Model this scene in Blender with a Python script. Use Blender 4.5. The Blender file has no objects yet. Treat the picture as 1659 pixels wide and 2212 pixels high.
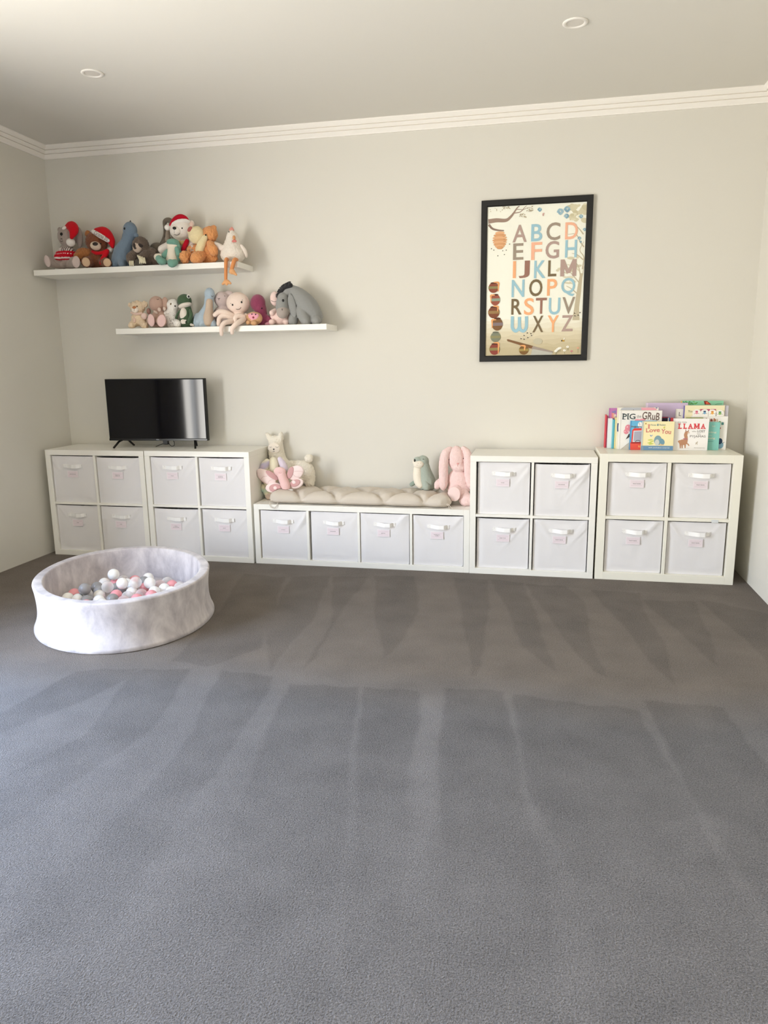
import bpy, bmesh, math, random
import numpy as np
from mathutils import Vector, Matrix, Euler, noise
from mathutils.bvhtree import BVHTree

SC = bpy.context.scene
COL = SC.collection
PI = math.pi
rnd = random.Random(7)

# ------------------------------------------------------------------ camera
FPX = 1571.79
CAM = Vector((2.8581, -4.9435, 1.3261))
CROT = Euler((1.3712, 0.0123, 0.2063), 'XYZ').to_matrix()
cd = bpy.data.cameras.new('camera')
cam = bpy.data.objects.new('camera', cd)
COL.objects.link(cam)
cam.location = CAM
cam.rotation_euler = (1.3712, 0.0123, 0.2063)
cd.sensor_fit = 'VERTICAL'
cd.sensor_height = 24.0
cd.lens = FPX / 2212.0 * 24.0
cd.clip_start = 0.05
SC.camera = cam
FWD = CROT @ Vector((0, 0, -1))


def ray(u, v):
    return CROT @ Vector(((u - 828.75) / FPX, -(v - 1106.13) / FPX, -1.0))


def aty(u, v, y):
    d = ray(u, v)
    return CAM + d * ((y - CAM.y) / d.y)


def atz(u, v, z):
    d = ray(u, v)
    return CAM + d * ((z - CAM.z) / d.z)


def mpp(p):
    return (p - CAM).dot(FWD) / FPX


# ------------------------------------------------------------------ materials
def lin(c):
    return c / 12.92 if c <= 0.04045 else ((c + 0.055) / 1.055) ** 2.4


def rgb(h):
    if isinstance(h, str):
        h = h.lstrip('#')
        return tuple(lin(int(h[i:i + 2], 16) / 255) for i in (0, 2, 4)) + (1,)
    return tuple(h) + ((1,) if len(h) == 3 else ())


MATS = {}


def base_mat(name, color, rough=0.5, spec=0.5):
    m = bpy.data.materials.new(name)
    m.use_nodes = True
    b = m.node_tree.nodes['Principled BSDF']
    b.inputs['Base Color'].default_value = rgb(color)
    b.inputs['Roughness'].default_value = rough
    b.inputs['Specular IOR Level'].default_value = spec
    return m, b, m.node_tree


def add_bump(nt, b, scale, strength, dist, detail=3.0, stretch=None, kind='noise'):
    tc = nt.nodes.new('ShaderNodeTexCoord')
    n = nt.nodes.new('ShaderNodeTexNoise' if kind == 'noise' else 'ShaderNodeTexVoronoi')
    n.inputs['Scale'].default_value = scale
    if kind == 'noise':
        n.inputs['Detail'].default_value = detail
    src = tc.outputs['Object']
    if stretch:
        mp = nt.nodes.new('ShaderNodeMapping')
        mp.inputs['Scale'].default_value = stretch
        nt.links.new(src, mp.inputs['Vector'])
        src = mp.outputs['Vector']
    nt.links.new(src, n.inputs['Vector'])
    bp = nt.nodes.new('ShaderNodeBump')
    bp.inputs['Strength'].default_value = strength
    bp.inputs['Distance'].default_value = dist
    nt.links.new(n.outputs[0], bp.inputs['Height'])
    nt.links.new(bp.outputs['Normal'], b.inputs['Normal'])
    return n


def paint(name, color, rough=0.6, bump=0.0):
    k = ('paint', name)
    if k not in MATS:
        m, b, nt = base_mat(name, color, rough, 0.3)
        add_bump(nt, b, 180, bump or 0.06, 0.002)
        MATS[k] = m
    return MATS[k]


def ink(h, rough=0.45):
    k = ('ink', h, rough)
    if k not in MATS:
        m, b, nt = base_mat('ink_' + h.strip('#'), h, rough, 0.3)
        n = nt.nodes.new('ShaderNodeTexNoise')
        n.inputs['Scale'].default_value = 400
        mx = nt.nodes.new('ShaderNodeMix')
        mx.data_type = 'RGBA'
        c = rgb(h)
        mx.inputs['A'].default_value = tuple(x * 0.95 for x in c[:3]) + (1,)
        mx.inputs['B'].default_value = tuple(min(1, x * 1.04) for x in c[:3]) + (1,)
        nt.links.new(n.outputs[0], mx.inputs['Factor'])
        nt.links.new(mx.outputs['Result'], b.inputs['Base Color'])
        MATS[k] = m
    return MATS[k]


def plush(h, fur=260, strength=0.6, var=0.12, sheen=0.25, soft=0.12):
    k = ('plush', h, fur)
    if k not in MATS:
        m, b, nt = base_mat('plush_' + h.strip('#'), h, 0.92, 0.1)
        h = tuple(c * (1 - soft) + soft * (0.15 + 0.85 * sum(rgb(h)[:3]) / 3) for c in rgb(h)[:3])      # pile scatters, softening the dye
        b.inputs['Sheen Weight'].default_value = sheen
        b.inputs['Sheen Roughness'].default_value = 0.5
        n = add_bump(nt, b, fur, strength, 0.004, 4)
        mx = nt.nodes.new('ShaderNodeMix')
        mx.data_type = 'RGBA'
        c = rgb(h)
        mx.inputs['A'].default_value = tuple(x * (1 - var) for x in c[:3]) + (1,)
        mx.inputs['B'].default_value = tuple(min(1, x * (1 + var)) for x in c[:3]) + (1,)
        nt.links.new(n.outputs[0], mx.inputs['Factor'])
        nt.links.new(mx.outputs['Result'], b.inputs['Base Color'])
        MATS[k] = m
    return MATS[k]


def gloss(h, rough=0.15):
    k = ('gloss', h, rough)
    if k not in MATS:
        m, b, nt = base_mat('gloss_' + h.strip('#'), h, rough, 0.5)
        add_bump(nt, b, 60, 0.01, 0.001)
        MATS[k] = m
    return MATS[k]


# ------------------------------------------------------------------ object helpers
def link(name, me, parent=None, loc=(0, 0, 0)):
    o = bpy.data.objects.new(name, me)
    COL.objects.link(o)
    o.location = loc
    if parent is not None:
        o.parent = parent
    return o


def tag(o, label=None, cat=None, group=None, kind=None):
    for k, v in (('label', label), ('category', cat), ('group', group), ('kind', kind)):
        if v:
            o[k] = v
    return o


def empty(name, loc, label, cat, group=None, rotz=0):
    o = bpy.data.objects.new(name, None)
    COL.objects.link(o)
    o.empty_display_size = 0.05
    o.location = loc
    o.rotation_euler = (0, 0, rotz)
    return tag(o, label, cat, group)


def bm_mesh(name, bm, mats, smooth=False):
    me = bpy.data.meshes.new(name)
    bm.normal_update()
    bm.to_mesh(me)
    bm.free()
    for m in (mats if isinstance(mats, (list, tuple)) else [mats]):
        me.materials.append(m)
    if smooth:
        me.polygons.foreach_set('use_smooth', [True] * len(me.polygons))
    return me


def add_box(bm, x0, x1, y0, y1, z0, z1, bev=0.0, mi=0, seg=1):
    r = bmesh.ops.create_cube(bm, size=1.0)
    vs = r['verts']
    for v in vs:
        v.co = Vector((x0 + (v.co.x + .5) * (x1 - x0), y0 + (v.co.y + .5) * (y1 - y0), z0 + (v.co.z + .5) * (z1 - z0)))
    fs = list({f for v in vs for f in v.link_faces})
    for f in fs:
        f.material_index = mi
    if bev > 0:
        es = list({e for v in vs for e in v.link_edges})
        g = bmesh.ops.bevel(bm, geom=es, offset=bev, segments=seg, affect='EDGES', profile=0.5)
        for f in g['faces']:
            f.material_index = mi


def box_obj(name, x0, x1, y0, y1, z0, z1, mat, parent=None, bev=0.001, loc=(0, 0, 0), seg=1):
    bm = bmesh.new()
    add_box(bm, x0, x1, y0, y1, z0, z1, bev, 0, seg)
    return link(name, bm_mesh(name, bm, mat), parent, loc)


def add_ball(bm, c, r, sub=3, M=None, mi=0):
    q = bmesh.ops.create_icosphere(bm, subdivisions=sub, radius=1.0)
    S = Matrix.Diagonal(Vector(r if hasattr(r, '__len__') else (r, r, r)).to_4d())
    S[3][3] = 1
    T = Matrix.Translation(Vector(c)) @ (M.to_4x4() if M is not None else Matrix.Identity(4)) @ S
    bmesh.ops.transform(bm, matrix=T, verts=q['verts'])
    for f in {f for v in q['verts'] for f in v.link_faces}:
        f.material_index = mi
        f.smooth = True


def add_chain(bm, pts, seg=14, mi=0, caps=True):
    """tapered tube through (point, radius) pairs with round ends"""
    for (p, r) in pts:
        add_ball(bm, p, r, 2, None, mi)
    for (p, r), (q, s) in zip(pts, pts[1:]):
        d = Vector(q) - Vector(p)
        if d.length < 1e-6:
            continue
        g = bmesh.ops.create_cone(bm, cap_ends=True, segments=seg, radius1=r, radius2=s, depth=d.length)
        M = Matrix.Translation((Vector(p) + Vector(q)) / 2) @ d.to_track_quat('Z', 'Y').to_matrix().to_4x4()
        bmesh.ops.transform(bm, matrix=M, verts=g['verts'])
        for f in {f for v in g['verts'] for f in v.link_faces}:
            f.material_index = mi
            f.smooth = True


def spline(pts, n=6):
    """catmull-rom through tuples (any length)"""
    out = []
    P = [np.array(p, float) for p in pts]
    P = [2 * P[0] - P[1]] + P + [2 * P[-1] - P[-2]]
    for i in range(1, len(P) - 2):
        for k in range(n):
            t = k / n
            a, b, c, d = P[i - 1], P[i], P[i + 1], P[i + 2]
            out.append(0.5 * ((2 * b) + (-a + c) * t + (2 * a - 5 * b + 4 * c - d) * t * t + (-a + 3 * b - 3 * c + d) * t ** 3))
    out.append(P[-2])
    return out


def add_tube(bm, pts, r, seg=8, mi=0, closed=False):
    pts = [Vector(p) for p in pts]
    n = len(pts)
    rings = []
    up = Vector((0.13, 0.31, 0.94))
    for i, p in enumerate(pts):
        a = pts[(i - 1) % n] if (closed or i > 0) else p
        b = pts[(i + 1) % n] if (closed or i < n - 1) else p
        t = (b - a).normalized()
        s = t.cross(up)
        if s.length < 1e-4:
            s = t.cross(Vector((1, 0, 0)))
        s.normalize()
        w = s.cross(t)
        rr = r[i] if hasattr(r, '__len__') else r
        rings.append([bm.verts.new(p + (s * math.cos(2 * PI * k / seg) + w * math.sin(2 * PI * k / seg)) * rr) for k in range(seg)])
    m = n if closed else n - 1
    for i in range(m):
        A, B = rings[i], rings[(i + 1) % n]
        for k in range(seg):
            f = bm.faces.new((A[k], A[(k + 1) % seg], B[(k + 1) % seg], B[k]))
            f.smooth = True
            f.material_index = mi
    if not closed:
        bm.faces.new(rings[0]).material_index = mi
        bm.faces.new(list(reversed(rings[-1]))).material_index = mi


def tube_obj(name, pts, r, mat, parent=None, seg=8, closed=False, loc=(0, 0, 0)):
    bm = bmesh.new()
    add_tube(bm, pts, r, seg, 0, closed)
    return link(name, bm_mesh(name, bm, mat), parent, loc)


def lathe(name, prof, mat, parent=None, seg=48, loc=(0, 0, 0)):
    bm = bmesh.new()
    rings = [[bm.verts.new((r * math.cos(2 * PI * k / seg), r * math.sin(2 * PI * k / seg), z)) for k in range(seg)] for r, z in prof]
    for A, B in zip(rings, rings[1:]):
        for k in range(seg):
            bm.faces.new((A[k], A[(k + 1) % seg], B[(k + 1) % seg], B[k])).smooth = True
    for R in (rings[0], rings[-1]):
        if (R[0].co - R[seg // 2].co).length > 1e-4:
            bm.faces.new(R)
    bmesh.ops.recalc_face_normals(bm, faces=bm.faces)
    return link(name, bm_mesh(name, bm, mat), parent, loc)


# ------------------------------------------------------------------ lettering and flat printing
_TXT = {}


def text_shape(s, bold=0.0):
    """2D triangles of a word, (verts[(x,y)], faces) in font units"""
    k = (s, bold)
    if k not in _TXT:
        cu = bpy.data.curves.new('word', 'FONT')
        cu.body = s
        cu.offset = bold
        cu.resolution_u = 4
        o = bpy.data.objects.new('word', cu)
        COL.objects.link(o)
        dg = bpy.context.evaluated_depsgraph_get()
        me = bpy.data.meshes.new_from_object(o.evaluated_get(dg))
        vs = [(v.co.x, v.co.y) for v in me.vertices]
        fs = [tuple(p.vertices) for p in me.polygons]
        bpy.data.objects.remove(o)
        bpy.data.curves.remove(cu)
        bpy.data.meshes.remove(me)
        _TXT[k] = (vs, fs)
    return _TXT[k]


class Print:
    """flat printing gathered as layers of thin shapes on the plane y = const facing -y; coordinates (x, z)"""

    def __init__(self, y, step=0.00022):
        self.y, self.step = y, step
        self.bm = bmesh.new()
        self.mats = []
        self.n = 0

    def yy(self, lay):
        self.n += 1                      # every shape its own hair-thin layer, so none coincide
        return self.y - (lay + self.n * 0.02) * self.step

    def mi(self, col):
        m = col if isinstance(col, bpy.types.Material) else ink(col)
        if m not in self.mats:
            self.mats.append(m)
        return self.mats.index(m)

    def poly(self, pts, col, lay=1):
        y = self.yy(lay)
        vs = [self.bm.verts.new((p[0], y, p[1])) for p in pts]
        try:
            f = self.bm.faces.new(vs)
        except ValueError:
            return
        f.normal_update()
        if f.normal.y > 0:
            f.normal_flip()
        f.material_index = self.mi(col)

    def oval(self, x, z, a, b, col, lay=1, rot=0, n=24):
        c, s = math.cos(rot), math.sin(rot)
        self.poly([(x + a * math.cos(t) * c - b * math.sin(t) * s, z + a * math.cos(t) * s + b * math.sin(t) * c)
                   for t in (2 * PI * k / n for k in range(n))], col, lay)

    def rect(self, x0, x1, z0, z1, col, lay=1):
        self.poly([(x0, z0), (x1, z0), (x1, z1), (x0, z1)], col, lay)

    def stroke(self, pts, w, col, lay=1):
        n = len(pts)
        L, R = [], []
        for i in range(n):
            a, b = pts[max(0, i - 1)], pts[min(n - 1, i + 1)]
            dx, dz = b[0] - a[0], b[1] - a[1]
            l = math.hypot(dx, dz) or 1
            ww = (w[i] if hasattr(w, '__len__') else w) / 2
            L.append((pts[i][0] - dz / l * ww, pts[i][1] + dx / l * ww))
            R.append((pts[i][0] + dz / l * ww, pts[i][1] - dx / l * ww))
        for i in range(n - 1):
            self.poly([L[i], L[i + 1], R[i + 1], R[i]], col, lay)

    def glyph_m(self, x0, x1, z0, z1, col, lay, t=0.24):
        w = (x1 - x0) * t
        m = (x0 + x1) / 2
        self.rect(x0, x0 + w, z0, z1, col, lay)
        self.rect(x1 - w, x1, z0, z1, col, lay)
        zb = z0 + (z1 - z0) * .18
        self.poly([(x0, z1), (x0 + w, z1), (m + w * .45, zb), (m - w * .45, zb)], col, lay)
        self.poly([(x1 - w, z1), (x1, z1), (m + w * .45, zb), (m - w * .45, zb)], col, lay)

    def text(self, s, x0, x1, z0, z1, col, lay=1, bold=0.0, rot=0.0, keep=False):
        if s == 'M' and bold > 0:
            return self.glyph_m(x0, x1, z0, z1, col, lay)
        if 'M' in s:
            bold = 0.0
        vs, fs = text_shape(s, bold)
        if not vs:
            return
        ax = min(v[0] for v in vs); bx = max(v[0] for v in vs)
        az = min(v[1] for v in vs); bz = max(v[1] for v in vs)
        sx = (x1 - x0) / max(1e-6, bx - ax)
        sz = (z1 - z0) / max(1e-6, bz - az)
        if keep:
            sx = sz = min(sx, sz)
        cx, cz = (x0 + x1) / 2, (z0 + z1) / 2
        c, q = math.cos(rot), math.sin(rot)
        y = self.yy(lay)
        mi = self.mi(col)
        bv = []
        for v in vs:
            lx, lz = (v[0] - (ax + bx) / 2) * sx, (v[1] - (az + bz) / 2) * sz
            bv.append(self.bm.verts.new((cx + lx * c - lz * q, y, cz + lx * q + lz * c)))
        for f in fs:
            try:
                g = self.bm.faces.new([bv[i] for i in f])
            except ValueError:
                continue
            g.normal_update()
            if g.normal.y > 0:
                g.normal_flip()
            g.material_index = mi

    def mesh(self, name):
        me = bpy.data.meshes.new(name)
        self.bm.to_mesh(me)
        self.bm.free()
        for m in self.mats:
            me.materials.append(m)
        return me
# ------------------------------------------------------------------ room
XL, XR, YB, YF, ZC = -0.6206, 4.1322, 0.0, -6.1, 2.855
WALL = paint('wall_paint', '#d8d5cc', 0.75)
CEIL = paint('ceiling_paint', '#dcd9d1', 0.85)
TRIM = paint('trim_paint', '#f3efe8', 0.55)
WHITE = paint('white_foil', '#f1efe8', 0.38)
WHITE2 = paint('white_foil_older', '#efecdf', 0.36)

# carpet with brushed strokes ------------------------------------------------
STROKES_FRONT = [
    [(165, 1450), (300, 1445), (270, 1470), (200, 1505), (0, 1585), (-300, 1720), (-300, 1620), (0, 1540)],
    [(310, 1445), (410, 1445), (370, 1520), (320, 1580), (60, 1760), (-200, 1900), (-300, 1850), (190, 1580), (280, 1460)],
    [(475, 1450), (590, 1460), (565, 1520), (475, 1650), (300, 1900), (100, 2212), (-200, 2212), (320, 1700), (415, 1580), (450, 1500)],
    [(625, 1475), (770, 1487), (750, 1700), (700, 2212), (400, 2212), (525, 1700), (580, 1580)],
    [(780, 1486), (905, 1490), (905, 1550), (880, 1700), (850, 2212), (740, 2212), (770, 1700)],
    [(965, 1487), (1090, 1495), (1100, 1550), (1130, 1700), (1180, 1900), (1210, 2212), (960, 2212), (950, 1700), (947, 1580)],
    [(1110, 1500), (1380, 1535), (1470, 1700), (1540, 1830), (1659, 2050), (1659, 2212), (1330, 2212), (1200, 1800), (1135, 1700), (1115, 1585)],
    [(1390, 1515), (1555, 1525), (1659, 1650), (1800, 1800), (1800, 2000), (1659, 1960), (1475, 1700), (1430, 1580)]]
STROKES_BACK = [
    [(525, 1240), (615, 1247), (590, 1325), (565, 1400), (450, 1440), (370, 1425), (450, 1350)],
    [(630, 1245), (710, 1245), (680, 1330), (580, 1450), (575, 1350)],
    [(715, 1247), (795, 1245), (720, 1345), (685, 1420), (650, 1450), (700, 1375), (720, 1320)],
    [(810, 1243), (895, 1245), (905, 1325), (860, 1390), (830, 1425), (810, 1350)],
    [(980, 1247), (1055, 1252), (1055, 1300), (1050, 1365), (1030, 1460), (1020, 1460), (995, 1315)],
    [(1060, 1252), (1130, 1260), (1150, 1310), (1170, 1365), (1200, 1450), (1130, 1400), (1100, 1330)],
    [(1135, 1262), (1220, 1265), (1265, 1300), (1270, 1365), (1310, 1465), (1280, 1450), (1200, 1355)],
    [(1275, 1275), (1380, 1280), (1385, 1300), (1400, 1335), (1445, 1410), (1455, 1480), (1405, 1430), (1330, 1335)],
    [(1385, 1295), (1500, 1300), (1530, 1365), (1550, 1440), (1480, 1380), (1450, 1350)],
    [(1505, 1295), (1659, 1325), (1659, 1435), (1595, 1370)]]
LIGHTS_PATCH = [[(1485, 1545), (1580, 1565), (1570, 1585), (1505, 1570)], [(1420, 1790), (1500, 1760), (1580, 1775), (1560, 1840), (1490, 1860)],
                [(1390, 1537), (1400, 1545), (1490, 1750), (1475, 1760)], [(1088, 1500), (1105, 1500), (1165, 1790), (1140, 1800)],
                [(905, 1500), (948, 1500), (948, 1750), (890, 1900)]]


def floor_poly(poly):
    return [(p.x, p.y) for p in (atz(u, v, 0) for u, v in poly)]


def inside(X, Y, poly):
    r = np.zeros(X.shape, bool)
    n = len(poly)
    for i in range(n):
        x0, y0 = poly[i]
        x1, y1 = poly[(i + 1) % n]
        if y0 == y1:
            continue
        r ^= ((y0 > Y) != (y1 > Y)) & (X < (x1 - x0) * (Y - y0) / (y1 - y0) + x0)
    return r


def blur(a, k):
    for ax in (0, 1):
        p = np.pad(a, [(k, k) if i == ax else (0, 0) for i in (0, 1)], mode='edge')
        c = np.cumsum(p, axis=ax)
        c = np.insert(c, 0, 0, axis=ax)
        n = a.shape[ax]
        sl = lambda s: tuple(slice(s, s + n) if i == ax else slice(None) for i in (0, 1))
        a = (c[sl(2 * k + 1)] - c[sl(0)]) / (2 * k + 1)
    return a


def build_floor():
    nx, ny = 800, 1028
    xs = np.linspace(XL, XR, nx)
    ys = np.linspace(YF, YB, ny)
    X, Y = np.meshgrid(xs, ys)
    # the strokes wobble a little
    Xw = X + 0.006 * np.sin(Y * 9 + X * 3) + 0.003 * np.sin(Y * 31 + X * 7)
    Yw = Y + 0.008 * np.sin(X * 11) + 0.006 * np.sin(X * 37)
    front = np.zeros(X.shape)
    back = np.zeros(X.shape)
    for p in STROKES_FRONT:
        front = np.maximum(front, inside(Xw, Yw, floor_poly(p)) * 1.0)
    for p in STROKES_BACK:
        back = np.maximum(back, inside(Xw, Yw, floor_poly(p)) * 1.0)
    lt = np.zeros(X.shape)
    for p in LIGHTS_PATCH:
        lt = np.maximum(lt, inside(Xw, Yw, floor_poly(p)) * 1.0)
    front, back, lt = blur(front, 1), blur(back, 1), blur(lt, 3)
    # soft mask of everything this side of the ragged turning line, for the cooler tint
    turn = [(-900, 1400), (165, 1450), (410, 1446), (600, 1462), (770, 1487), (905, 1490), (1090, 1497), (1380, 1537), (1560, 1527), (2300, 1560)]
    near = blur(inside(Xw, Yw, floor_poly(turn) + [(9, -9), (-9, -9)]) * 1.0, 34)
    fade = np.clip((Y + 3.6) / 1.2, 0.25, 1)
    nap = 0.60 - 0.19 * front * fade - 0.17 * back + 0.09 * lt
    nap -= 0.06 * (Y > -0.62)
    me = bpy.data.meshes.new('floor')
    co = np.stack([X, Y, np.zeros_like(X)], -1).reshape(-1, 3)
    i = np.arange(nx * ny).reshape(ny, nx)
    f = np.stack([i[:-1, :-1], i[:-1, 1:], i[1:, 1:], i[1:, :-1]], -1).reshape(-1, 4)
    me.vertices.add(len(co))
    me.vertices.foreach_set('co', co.ravel())
    me.loops.add(f.size)
    me.loops.foreach_set('vertex_index', f.ravel().astype(np.int32))
    me.polygons.add(len(f))
    me.polygons.foreach_set('loop_start', np.arange(0, f.size, 4, dtype=np.int32))
    me.polygons.foreach_set('loop_total', np.full(len(f), 4, np.int32))
    me.update()
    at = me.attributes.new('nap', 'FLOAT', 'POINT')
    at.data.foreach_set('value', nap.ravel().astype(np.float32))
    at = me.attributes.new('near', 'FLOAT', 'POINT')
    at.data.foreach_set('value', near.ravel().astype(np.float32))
    m, b, nt = base_mat('carpet', '#6d6867', 0.95, 0.05)
    b.inputs['Sheen Weight'].default_value = 0.25
    b.inputs['Sheen Roughness'].default_value = 0.6
    a = nt.nodes.new('ShaderNodeAttribute')
    a.attribute_name = 'nap'
    tc = nt.nodes.new('ShaderNodeTexCoord')
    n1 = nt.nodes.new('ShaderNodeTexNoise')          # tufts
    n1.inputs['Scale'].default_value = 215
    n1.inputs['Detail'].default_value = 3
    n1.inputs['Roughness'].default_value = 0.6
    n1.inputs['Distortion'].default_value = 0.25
    n2 = nt.nodes.new('ShaderNodeTexNoise')          # trodden patches
    n2.inputs['Scale'].default_value = 5
    n2.inputs['Detail'].default_value = 5
    for n in (n1, n2):
        nt.links.new(tc.outputs['Object'], n.inputs['Vector'])
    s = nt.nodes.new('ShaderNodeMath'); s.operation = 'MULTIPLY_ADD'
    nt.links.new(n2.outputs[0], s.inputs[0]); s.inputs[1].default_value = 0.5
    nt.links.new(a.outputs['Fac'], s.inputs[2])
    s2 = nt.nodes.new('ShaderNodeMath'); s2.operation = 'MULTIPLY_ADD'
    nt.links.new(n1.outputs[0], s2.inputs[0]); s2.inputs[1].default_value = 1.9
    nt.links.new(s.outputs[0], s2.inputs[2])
    r = nt.nodes.new('ShaderNodeMapRange')  # yarn mottling; its dark end paints in the shade between tufts
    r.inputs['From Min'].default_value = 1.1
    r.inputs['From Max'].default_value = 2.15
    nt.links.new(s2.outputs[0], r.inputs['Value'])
    a2 = nt.nodes.new('ShaderNodeAttribute')
    a2.attribute_name = 'near'

    def mix(A, B, fac):
        mx = nt.nodes.new('ShaderNodeMix'); mx.data_type = 'RGBA'
        for k, c in (('A', A), ('B', B)):
            if isinstance(c, str):
                mx.inputs[k].default_value = rgb(c)
            else:
                nt.links.new(c, mx.inputs[k])
        nt.links.new(fac, mx.inputs['Factor'])
        return mx.outputs['Result']
    pile_far = mix('#2e2522', '#9f9184', r.outputs['Result'])
    pile_near = mix('#28272b', '#9e9a9b', r.outputs['Result'])
    col = mix(pile_far, pile_near, a2.outputs['Fac'])
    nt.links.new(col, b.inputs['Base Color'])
    bp = nt.nodes.new('ShaderNodeBump')
    bp.inputs['Strength'].default_value = 1.0
    bp.inputs['Distance'].default_value = 0.02
    nt.links.new(n1.outputs[0], bp.inputs['Height'])
    nt.links.new(bp.outputs['Normal'], b.inputs['Normal'])
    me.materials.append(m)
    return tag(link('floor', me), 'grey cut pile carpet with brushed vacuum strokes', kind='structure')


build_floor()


def struct(name, boxes, mat, label):
    bm = bmesh.new()
    for b in boxes:
        add_box(bm, *b)
    return tag(link(name, bm_mesh(name, bm, mat)), label, kind='structure')


T = 0.12
WY0, WY1, WZ1 = -4.65, -2.48, 2.25        # glazed door opening in the left wall
struct('ceiling', [(XL - T, XR + T, YF - T, YB + T, ZC, ZC + T)], CEIL, 'plain white ceiling')
struct('wall_back', [(XL - T, XR + T, YB, YB + T, -0.05, ZC)], WALL, 'pale warm grey wall behind the storage units')
struct('wall_right', [(XR, XR + T, YF, YB, -0.05, ZC)], WALL, 'pale grey wall at the right edge')
struct('wall_front', [(XL - T, XR + T, YF - T, YF, -0.05, ZC)], WALL, 'pale grey wall behind the viewer')
struct('wall_left', [(XL - T, XL, WY1, YB, -0.05, ZC), (XL - T, XL, YF, WY0, -0.05, ZC), (XL - T, XL, WY0, WY1, WZ1, ZC)], WALL,
       'pale grey wall on the left')


def cornice(name, a, b, inward, label):
    """stepped cornice between plan points a and b (already mitred by running past each other)"""
    s = 0.072
    # lip on the wall, then three slanting bands parted by narrow undercut grooves
    prof = [(0, 0), (0, -s - .004), (0.011, -s - .004), (0.013, -s + .002)]
    P0, P1 = Vector((0.013, -s + .002)), Vector((s, -0.006))
    d2 = (P1 - P0)
    nrm = Vector((-d2.y, d2.x)).normalized()
    for k in (1, 2):
        q = P0 + d2 * k / 3
        u = d2.normalized() * 0.0032
        prof += [tuple(q - u), tuple(q - u + nrm * 0.010), tuple(q + u + nrm * 0.007), tuple(q + u)]
    prof += [tuple(P1), (s, 0)]
    bm = bmesh.new()
    A, B = Vector(a), Vector(b)
    d = (B - A).normalized()
    w = Vector(inward)
    R = []
    for P, sg in ((A, 1), (B, -1)):
        R.append([bm.verts.new(P + w * x + Vector((0, 0, ZC + z)) + d * sg * x) for x, z in prof])
    n = len(prof)
    for k in range(n):
        bm.faces.new((R[0][k], R[0][(k + 1) % n], R[1][(k + 1) % n], R[1][k]))
    bmesh.ops.recalc_face_normals(bm, faces=bm.faces)
    return tag(link(name, bm_mesh(name, bm, TRIM)), label, kind='structure')


cornice('trim_1', (XL, YB, 0), (XR, YB, 0), (0, -1, 0), 'white stepped cornice above the back wall')
cornice('trim_2', (XL, YF, 0), (XL, YB, 0), (1, 0, 0), 'white stepped cornice above the left wall')
cornice('trim_3', (XR, YB, 0), (XR, YF, 0), (-1, 0, 0), 'white stepped cornice above the right wall')
cornice('trim_4', (XR, YF, 0), (XL, YF, 0), (0, 1, 0), 'white stepped cornice above the wall behind the viewer')

# glazed sliding door on the left, outside the frame: the room's daylight
wf = bmesh.new()
for (y0, y1, z0, z1) in ((WY0, WY0 + .05, 0, WZ1), (WY1 - .05, WY1, 0, WZ1), (WY0, WY1, WZ1 - .05, WZ1), (WY0, WY1, 0, .04),
                         ((WY0 + WY1) / 2 - .04, (WY0 + WY1) / 2 + .04, 0, WZ1)):
    add_box(wf, XL - 0.09, XL - 0.03, y0, y1, z0, z1, 0.003)
tag(link('door_1', bm_mesh('door_1', wf, gloss('#e8e6e0', 0.4))), 'white framed glazed sliding door in the left wall', kind='structure')

# drawn-back curtain at the near side of the door, outside the frame; bulk and place set to cut grazing light
def make_curtain():
    bm = bmesh.new()
    n = 72
    R = []
    for z in (0.02, 1.2, 2.36):
        R.append([bm.verts.new((XL + .105 + .07 * math.sin(k / n * 2 * PI * 5) + .012 * math.sin(k * .9 + z), -2.62 + .34 * k / n, z)) for k in range(n + 1)])
    for A, B in zip(R, R[1:]):
        for k in range(n):
            bm.faces.new((A[k], A[k + 1], B[k + 1], B[k])).smooth = True
    ex = bmesh.ops.extrude_face_region(bm, geom=list(bm.faces))
    for v in [g for g in ex['geom'] if isinstance(g, bmesh.types.BMVert)]:
        v.co.x += .004
    bmesh.ops.recalc_face_normals(bm, faces=bm.faces)
    tag(link('curtain', bm_mesh('curtain', bm, plush('#e6e2da', 600, .2, .04, .1))), 'white pleated curtain drawn back beside the glazed door', 'curtain')


make_curtain()

# downlights
for (x, y, lab) in ((2.974, -1.12, 'round recessed white downlight in the ceiling above the framed alphabet print'),
                    (0.503, -1.118, 'round recessed white downlight in the ceiling above the toy shelves')):
    e = empty('downlight', (x, y, ZC), lab, 'ceiling light', 'recessed ceiling downlights')
    lathe('trim_ring', [(0.0575, 0.0), (0.0575, -0.003), (0.054, -0.006), (0.044, -0.006), (0.040, -0.003), (0.039, 0.0)], paint('downlight_rim', '#e9e5de', 0.45), e)
    lathe('diffuser', [(0.0395, -0.0015), (0.02, -0.0012), (0.001, -0.001)], paint('lamp_diffuser', '#d9d4cc', 0.5), e)
# ------------------------------------------------------------------ storage units and bins
FABRIC = None


def bin_fabric():
    global FABRIC
    if FABRIC is None:
        m, b, nt = base_mat('bin_fabric', '#e5e3e4', 0.9, 0.1)
        b.inputs['Sheen Weight'].default_value = 0.15
        add_bump(nt, b, 900, 0.12, 0.0008, 2)
        FABRIC = m
    return FABRIC


STRAP = plush('#f8f7f6', 700, 0.25, 0.02, 0.0, 0)
CARD_PINK = '#ebdfe4'


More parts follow.
